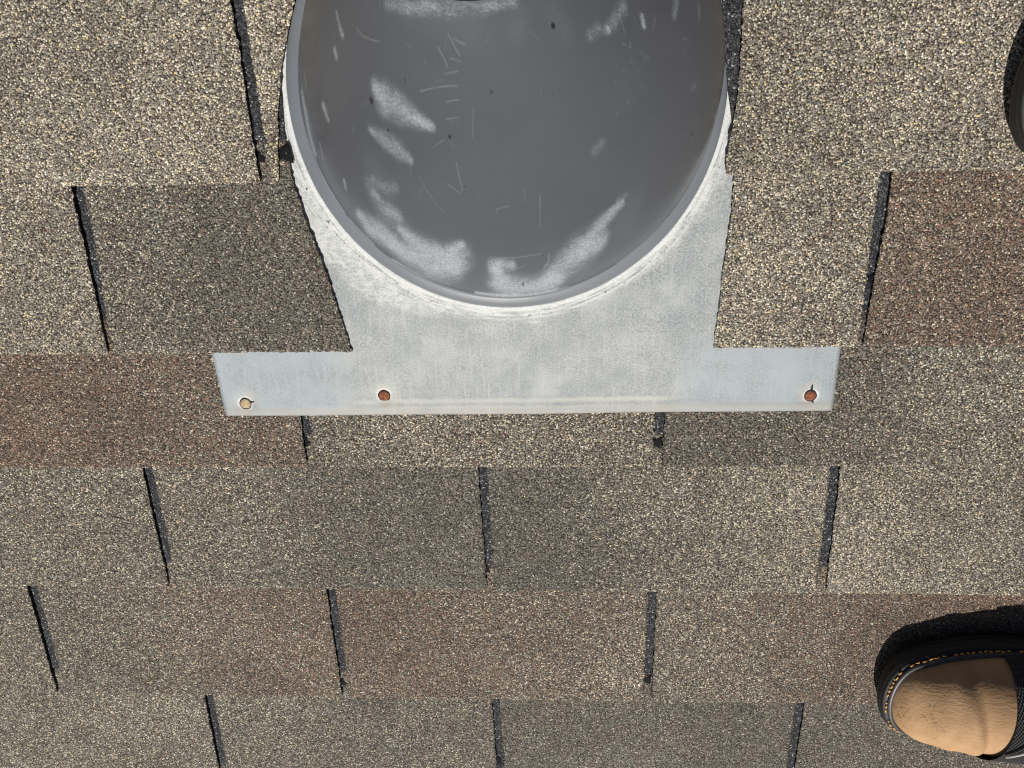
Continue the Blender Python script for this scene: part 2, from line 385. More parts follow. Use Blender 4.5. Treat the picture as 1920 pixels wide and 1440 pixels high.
NAILS = [(-0.2257, -0.0151, 0), (-0.1071, -0.0091, 1), (0.2453, -0.0137, 2)]
def zinc_nodes(m, co):
    sp1 = m.noise(co, 820, 3, 0.78); sp2 = m.noise(co, 34, 4, 0.6); sp3 = m.noise(co, 8, 2, 0.5)
    base = m.mix(m.ss(sp3, .35, .65), (.262, .277, .276, 1), (.230, .248, .256, 1))
    base = m.mix(m.ss(sp2, .25, .75, 0, .40), base, (.41, .415, .395, 1))
    sv = m.ss(sp1, .36, .64, .68, 1.34)
    h = m.node('ShaderNodeHueSaturation'); m.L(base, h.inputs['Color']); m.L(sv, h.inputs['Value'])
    return h.outputs[0], sp1, sp2
def plate_material():
    m = NT('weathered_zinc_sheet'); co = m.objco()
    base, n1, n2 = zinc_nodes(m, co)
    # fine vertical drawing marks
    mp = m.node('ShaderNodeMapping'); m.L(co, mp.inputs[0]); mp.inputs['Scale'].default_value = (1.0, .06, 1.0)
    st = m.noise(mp.outputs[0], 420, 3, .6)
    base = m.mix(m.ss(st, .50, .74, 0, .32), base, (.47, .47, .45, 1))
    big = m.noise(co, 17, 5, .62)
    base = m.mix(m.ss(big, .50, .72, 0, .55), base, (.38, .395, .39, 1)); base = m.mix(m.ss(big, .46, .28, 0, .4), base, (.215, .228, .232, 1))
    # bluer, cleaner ends of the apron
    xyz = m.node('ShaderNodeSeparateXYZ'); m.L(co, xyz.inputs[0]); ax = m.math('ABSOLUTE', xyz.outputs[0])
    blue = m.math('MULTIPLY', m.ss(ax, .125, .165), m.ss(n2, .30, .62, .35, .9))
    base = m.mix(m.math('MULTIPLY', m.math('MULTIPLY', blue, m.ss(xyz.outputs[1], -.175, -.197)), m.ss(n1, .34, .66, .45, 1.0)), base, (.31, .352, .385, 1))
    seam = m.ss(m.math('ABSOLUTE', m.math('SUBTRACT', ax, .139)), .004, .0, 0, .18)
    base = m.mix(seam, base, (.27, .28, .29, 1))
    # chalky run-off deposit round the foot of the cone, wider at the lower left
    vl = m.node('ShaderNodeVectorMath', operation='LENGTH'); fl = m.node('ShaderNodeVectorMath', operation='MULTIPLY'); m.L(co, fl.inputs[0]); fl.inputs[1].default_value = (1, 1, 0); m.L(fl.outputs[0], vl.inputs[0])
    rad = vl.outputs['Value']; wob = m.noise(co, 46, 5, .68); wob2 = m.noise(co, 190, 3, .7)
    left = m.ss(xyz.outputs[0], -.02, -.12)
    width = m.math('ADD', m.math('ADD', .0085, m.math('MULTIPLY', left, .018)), m.math('MULTIPLY', m.math('SUBTRACT', wob, .5), .040))
    edge = m.math('SUBTRACT', m.math('SUBTRACT', rad, .157), width)
    dep = m.math('MULTIPLY', m.ss(edge, .007, -.006), m.ss(m.math('ADD', m.math('MULTIPLY', wob2, .7), m.math('MULTIPLY', n1, .3)), .36, .60, .15, 1.0))
    base = m.mix(m.math('MULTIPLY', dep, .75), base, (.55, .55, .53, 1))
    # concentric wash lines close to the rim: white bead, grey gap with grit, white line
    xy = m.node('ShaderNodeSeparateXYZ'); m.L(fl.outputs[0], xy.inputs[0]); ang = m.math('ARCTAN2', xy.outputs[1], xy.outputs[0])
    cv = m.node('ShaderNodeCombineXYZ'); m.L(m.math('MULTIPLY', rad, 560.0), cv.inputs[0]); m.L(m.math('MULTIPLY', ang, 5.0), cv.inputs[1])
    wash = m.noise(cv.outputs[0], 1.0, 3, .65, '2D')
    near = m.math('MULTIPLY', m.ss(m.math('ADD', rad, m.math('MULTIPLY', m.math('SUBTRACT', wob, .5), .010)), m.math('ADD', .1695, m.math('MULTIPLY', left, .004)), .1630), m.ss(n1, .30, .58, .35, 1.0))
    base = m.mix(m.math('MULTIPLY', near, m.ss(wash, .44, .60, 0, .95)), base, (.56, .565, .555, 1))
    base = m.mix(m.math('MULTIPLY', near, m.ss(wash, .42, .30, 0, .75)), base, (.22, .222, .225, 1))
    bead = m.ss(m.math('ABSOLUTE', m.math('SUBTRACT', rad, m.math('ADD', .1585, m.math('MULTIPLY', wob2, .0008)))), .0016, .0006)
    base = m.mix(m.math('MULTIPLY', bead, .7), base, (.58, .585, .58, 1))
    grit = m.math('MULTIPLY', m.ss(m.math('ABSOLUTE', m.math('SUBTRACT', rad, m.math('ADD', .1615, m.math('MULTIPLY', wob, .004)))), .0018, .0006), m.ss(m.noise(co, 330, 2, .6), .60, .66))
    base = m.mix(m.math('MULTIPLY', grit, m.ss(wob, .42, .55)), base, (.05, .05, .05, 1))
    # bare rings and streaks round the nails
    for (nu_, nv_, kind_) in NAILS:
        sub = m.node('ShaderNodeVectorMath', operation='SUBTRACT'); m.L(fl.outputs[0], sub.inputs[0]); sub.inputs[1].default_value = (nu_-VENT_O[0], nv_-VENT_O[1], 0)
        ln = m.node('ShaderNodeVectorMath', operation='LENGTH'); m.L(sub.outputs[0], ln.inputs[0])
        rr = m.math('ADD', ln.outputs['Value'], m.math('MULTIPLY', m.math('SUBTRACT', wob2, .5), .004))
        base = m.mix(m.ss(rr, .0080, .0052, 0, .9), base, (.58, .57, .55, 1))
        base = m.mix(m.math('MULTIPLY', m.ss(rr, .0175, .007, 0, .4), m.ss(wob, .40, .6)), base, (.47, .42, .35, 1))
        dx = m.node('ShaderNodeSeparateXYZ'); m.L(sub.outputs[0], dx.inputs[0])
        bl = m.math('MULTIPLY', m.ss(m.math('ABSOLUTE', m.math('ADD', dx.outputs[0], m.math('MULTIPLY', m.math('SUBTRACT', wob, .5), .004))), .0045, .0005), m.math('MULTIPLY', m.ss(dx.outputs[1], .0, -.004), m.ss(dx.outputs[1], -.018, -.006)))
        base = m.mix(m.math('MULTIPLY', bl, .40), base, (.40, .27, .16, 1))
    # greyer folded lower lip
    lip = m.math('MULTIPLY', m.ss(xyz.outputs[1], -.2405, -.2440), m.ss(wob, .25, .6, .35, .8))
    base = m.mix(lip, base, (.275, .268, .245, 1))
    pale = m.math('MULTIPLY', m.math('MULTIPLY', m.ss(m.math('ABSOLUTE', m.math('SUBTRACT', xyz.outputs[1], m.math('ADD', -.2395, m.math('MULTIPLY', wob, .004)))), .004, 0), m.ss(ax, .15, .11)), .8)
    base = m.mix(pale, base, (.50, .495, .455, 1))
    m.set(Base_Color=base, Roughness=m.ss(n1, .3, .7, .48, .72), Metallic=0.12); m.b.inputs['Specular IOR Level'].default_value = .35
    b = m.node('ShaderNodeBump'); b.inputs['Distance'].default_value = .006; b.inputs['Strength'].default_value = .30; m.L(m.noise(co, 14, 2), b.inputs['Height'])
    m.bump(m.math('ADD', m.math('MULTIPLY', n1, .6), m.math('MULTIPLY', dep, wob2)), .0005, .35, b.outputs[0]); return m.m
M_PLATE = plate_material()
PU = [-0.2443, -0.2467, 0.2647, 0.2639]; PVB = [-0.0264, -0.0276]
def flashing_plate():
    nu, nv = 190, 150
    uu = np.linspace(0, 1, nu); V_ = np.concatenate([np.linspace(0, .012, 10), np.linspace(.014, .43, nv-10)])
    G = np.zeros((nv, nu, 3))
    for i, dv in enumerate(V_):
        t = min(dv/.062, 1.0)
        a = PU[0]+(PU[1]-PU[0])*t; b = PU[2]+(PU[3]-PU[2])*t
        u_ = a+(b-a)*uu; vlow = PVB[0]+(PVB[1]-PVB[0])*uu
        v_ = vlow+dv
        h = plate_h(v_) + .0007
        h = h - .0009*np.clip(1-dv/.0065, 0, 1)**1.3 + .0009*np.exp(-((dv-.0085)/.004)**2)*np.exp(-(u_/.14)**4)
        h = h + .00050*np.sin(u_*33+1)*np.cos(v_*25) + .0006*np.sin(u_*13+2)
        for (nu_, nv_, kd) in NAILS:
            r2 = (u_-nu_)**2+(v_-nv_)**2; h = h - .0011*np.exp(-r2/.0075**2)
        G[i, :, 0] = u_; G[i, :, 1] = v_; G[i, :, 2] = h
    G -= VENT_O
    bt = G.copy(); bt[:, :, 2] -= .0008
    vs = np.concatenate([G.reshape(-1, 3), bt[0], bt[:, 0], bt[:, -1]]); n0 = nu*nv
    fs = grid_faces(nv, nu)
    for j in range(nu-1): fs.append((n0+j, n0+j+1, j+1, j))
    for i in range(nv-1):
        fs.append((n0+nu+i, i*nu, (i+1)*nu, n0+nu+i+1)); fs.append((i*nu+nu-1, n0+nu+nv+i, n0+nu+nv+i+1, (i+1)*nu+nu-1))
    return mesh_obj('flashing_plate', vs, fs, M_PLATE, vent, smooth=True)
plate = flashing_plate()
def plate_top(u, v): return float(plate_h(v)) + .0007 - .0011 + .00050*math.sin(u*33+1)*math.cos(v*25) + .0006*math.sin(u*13+2)

# paint: even mid grey, worn through to chalky zinc where 'wear' says so
def paint_material(name, attr=True, tone=(.066, .0705, .083)):
    m = NT(name); co = m.objco()
    n1 = m.noise(co, 700, 3, .75); n2 = m.noise(co, 13, 3, .55); n3 = m.noise(co, 150, 4, .7)
    base = m.mix(m.ss(n2, .3, .7), (*tone, 1), (tone[0]*.88, tone[1]*.89, tone[2]*.88, 1))
    base = m.mix(m.ss(m.noise(co, 5, 2), .4, .75, 0, .5), base, (tone[0]*1.18, tone[1]*1.17, tone[2]*1.12, 1))
    rough = .31
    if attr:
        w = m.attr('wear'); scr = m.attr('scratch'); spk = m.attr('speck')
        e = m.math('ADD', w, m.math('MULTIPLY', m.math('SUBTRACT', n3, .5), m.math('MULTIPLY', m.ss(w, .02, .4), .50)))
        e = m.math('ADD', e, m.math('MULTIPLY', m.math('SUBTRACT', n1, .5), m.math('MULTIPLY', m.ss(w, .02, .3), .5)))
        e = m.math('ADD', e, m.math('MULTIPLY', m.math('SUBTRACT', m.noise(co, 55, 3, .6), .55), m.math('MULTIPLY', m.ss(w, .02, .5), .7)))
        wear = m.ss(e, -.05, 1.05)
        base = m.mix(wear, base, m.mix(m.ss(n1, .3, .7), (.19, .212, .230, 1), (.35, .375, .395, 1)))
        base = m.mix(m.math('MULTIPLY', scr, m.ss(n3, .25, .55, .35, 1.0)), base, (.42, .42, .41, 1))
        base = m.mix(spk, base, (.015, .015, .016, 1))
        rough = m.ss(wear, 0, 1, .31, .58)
    m.set(Base_Color=base, Roughness=rough); m.b.inputs['Specular IOR Level'].default_value = .42
    m.bump(m.math('ADD', m.math('MULTIPLY', n2, 3.0), m.math('MULTIPLY', n1, .05)), .0006, .30); return m.m
M_PAINT = paint_material('worn_grey_paint'); M_RIMP = paint_material('grey_rim_paint', False, (.150, .160, .178))
WEAR = [([(-0.0667, 0.2384, 0.1216, 0.00301), (-0.0624, 0.2312, 0.1203, 0.00552), (-0.0529, 0.2261, 0.1235, 0.00468), (-0.0446, 0.221, 0.1246, 0.00304), (-0.0357, 0.2167, 0.1256, 0.00166)], 0.62), ([(-0.0776, 0.2136, 0.0954, 0.00148), (-0.0686, 0.2071, 0.0984, 0.00325), (-0.0601, 0.2011, 0.1, 0.00355), (-0.0536, 0.1953, 0.0996, 0.00178)], 0.58), ([(-0.085, 0.1781, 0.0639, 0.00194), (-0.0774, 0.1739, 0.0669, 0.0029), (-0.0691, 0.1746, 0.0734, 0.00223)], 0.3), ([(-0.0868, 0.1678, 0.0547, 0.00232), (-0.0825, 0.1578, 0.0504, 0.00303), (-0.0724, 0.1518, 0.0529, 0.00293)], 0.4), ([(-0.0903, 0.1745, 0.0566, 0.00329), (-0.0863, 0.1518, 0.0426, 0.0048), (-0.0703, 0.1406, 0.0448, 0.00524)], 0.25), ([(-0.107, 0.1458, 0.0194, 0.00312), (-0.101, 0.1375, 0.0185, 0.00549), (-0.0882, 0.1295, 0.0226, 0.00548), (-0.0757, 0.1167, 0.0201, 0.00595), (-0.0605, 0.1079, 0.0207, 0.00717), (-0.0481, 0.1073, 0.026, 0.0079), (-0.0404, 0.1094, 0.0311, 0.00743)], 0.8), ([(-0.0743, 0.1393, 0.041, 0.00188), (-0.0675, 0.1307, 0.0378, 0.00458), (-0.0569, 0.1234, 0.0372, 0.00614), (-0.0452, 0.1207, 0.0401, 0.00535), (-0.0315, 0.12, 0.0442, 0.00683)], 0.62), ([(-0.0384, 0.1253, 0.047, 0.00301), (-0.0293, 0.1323, 0.0564, 0.00184)], 0.5), ([(-0.0077, 0.1079, 0.0374, 0.00464), (-0.0065, 0.094, 0.0232, 0.00719), (0.0017, 0.089, 0.0183, 0.00606), (0.0189, 0.0886, 0.0171, 0.00526), (0.0353, 0.0956, 0.0221, 0.00558)], 0.82), ([(-0.0104, 0.1138, 0.0429, 0.00305), (0.0039, 0.1134, 0.0438, 0.00305)], 0.55), ([(0.0309, 0.0947, 0.0221, 0.00519), (0.0414, 0.1098, 0.0358, 0.00656), (0.054, 0.1229, 0.0449, 0.0079), (0.0645, 0.1303, 0.0478, 0.00521)], 0.68), ([(0.0548, 0.1232, 0.0449, 0.00376), (0.0607, 0.1391, 0.0575, 0.004), (0.0701, 0.1512, 0.0638, 0.00284), (0.0787, 0.1606, 0.067, 0.00161)], 0.55), ([(0.0642, 0.1239, 0.0417, 0.0034), (0.0701, 0.1356, 0.0501, 0.00295), (0.0664, 0.1431, 0.0586, 0.00217)], 0.35), ([(-0.1388, 0.2308, 0.0159, 0.00176), (-0.1384, 0.2159, 0.0147, 0.00268), (-0.139, 0.198, 0.0085, 0.0032), (-0.1374, 0.1881, 0.0071, 0.00185)], 0.72), ([(-0.1135, 0.2248, 0.0595, 0.00189), (-0.1124, 0.2203, 0.0593, 0.00221), (-0.1115, 0.2159, 0.0585, 0.00127)], 0.6), ([(-0.1419, 0.1883, -0.001, 0.0014), (-0.1389, 0.1777, -0.0008, 0.00188)], 0.4), ([(-0.0849, 0.2763, 0.1187, 0.00106), (-0.0843, 0.2706, 0.118, 0.00134), (-0.0831, 0.2654, 0.1179, 0.00135)], 0.5), ([(-0.0922, 0.258, 0.1025, 0.0014), (-0.0917, 0.2543, 0.1018, 0.00141)], 0.65), ([(-0.1315, 0.2697, 0.023, 0.00126), (-0.13, 0.2601, 0.0322, 0.00167)], 0.42), ([(-0.1303, 0.244, 0.0343, 0.00126), (-0.1306, 0.234, 0.0332, 0.00128)], 0.28), ([(-0.1121, 0.1726, 0.0332, 0.00137), (-0.1126, 0.1676, 0.0293, 0.00139)], 0.45), ([(0.0678, 0.2752, 0.1389, 0.00226), (0.0627, 0.2674, 0.1409, 0.00252), (0.0592, 0.2642, 0.1424, 0.00202)], 0.42), ([(0.0548, 0.2645, 0.1458, 0.00225), (0.0504, 0.2613, 0.1475, 0.002)], 0.3), ([(0.0792, 0.2699, 0.1272, 0.00129), (0.0806, 0.2657, 0.1248, 0.00131)], 0.8), ([(0.0599, 0.265, 0.1422, 0.00076), (0.0606, 0.2638, 0.1411, 0.00076)], 0.7), ([(0.1001, 0.2772, 0.1065, 0.00188), (0.0993, 0.2706, 0.1069, 0.00162)], 0.42), ([(0.1162, 0.2759, 0.0861, 0.00112), (0.1175, 0.2687, 0.0847, 0.00113)], 0.3), ([(0.0614, 0.204, 0.1077, 0.00173), (0.0569, 0.1989, 0.1064, 0.00203)], 0.25), ([(0.119, 0.2321, 0.0763, 0.00119), (0.1173, 0.2301, 0.0776, 0.00119)], 0.22), ([(0.0755, 0.1629, 0.0707, 0.0016), (0.0808, 0.1665, 0.0704, 0.00128)], 0.2), ([(-0.0492, 0.2785, 0.1632, 0.00193), (-0.0366, 0.276, 0.1708, 0.00205), (-0.0182, 0.2746, 0.1775, 0.00218), (-0.0015, 0.2752, 0.179, 0.00201), (0.0131, 0.2773, 0.1772, 0.00155)], 0.34), ([(-0.0398, 0.2748, 0.1679, 0.00096), (0.0043, 0.2752, 0.1781, 0.00093)], 0.16), ([(0.0157, 0.271, 0.1719, 0.00378), (0.0135, 0.2641, 0.1677, 0.00477)], 0.1), ([(0.032, 0.2721, 0.1648, 0.00427), (0.0377, 0.2634, 0.1566, 0.00391)], 0.1), ([(-0.0403, 0.2729, 0.1662, 0.00289), (-0.009, 0.2647, 0.1709, 0.00616)], 0.08), ([(0.0815, 0.147, 0.054, 0.00943), (0.0875, 0.1568, 0.0585, 0.00657)], 0.1), ([(-0.0835, 0.185, 0.0703, 0.00827), (-0.0761, 0.1661, 0.0619, 0.00786)], 0.12), ([(-0.138, 0.1751, -0.0007, 0.00104), (-0.1309, 0.1582, -0.0003, 0.00095), (-0.1228, 0.1438, 0.0, 0.00089)], 0.85), ([(-0.1203, 0.14, 0.0001, 0.00081), (-0.1126, 0.1297, 0.0004, 0.00098), (-0.1027, 0.1188, 0.0006, 0.00082)], 0.6), ([(-0.0897, 0.1073, 0.0009, 0.00082), (-0.0777, 0.0988, 0.0012, 0.00099), (-0.0657, 0.092, 0.0015, 0.00083)], 0.8), ([(-0.026, 0.0809, 0.0054, 0.00091), (-0.0106, 0.0782, 0.0048, 0.00125), (0.0125, 0.0764, 0.0022, 0.00125), (0.0369, 0.0807, 0.0027, 0.001)], 0.9), ([(0.083, 0.1013, 0.0025, 0.00082), (0.0984, 0.1133, 0.003, 0.00105), (0.1104, 0.1252, 0.0034, 0.00104), (0.1182, 0.135, 0.0045, 0.00079)], 0.65), ([(0.0332, 0.0815, 0.0054, 0.00083), (0.0457, 0.0839, 0.004, 0.00074)], 0.5), ([(0.1357, 0.1805, 0.0251, 0.00054), (0.1384, 0.1893, 0.0266, 0.00061)], 0.4), ([(-0.1453, 0.2091, -0.0015, 0.00092), (-0.1405, 0.183, -0.0009, 0.00113), (-0.1336, 0.164, -0.0004, 0.0008)], 0.3), ([(-0.1279, 0.1974, 0.0265, 0.00102), (-0.1286, 0.1863, 0.02, 0.00104)], 0.35)]
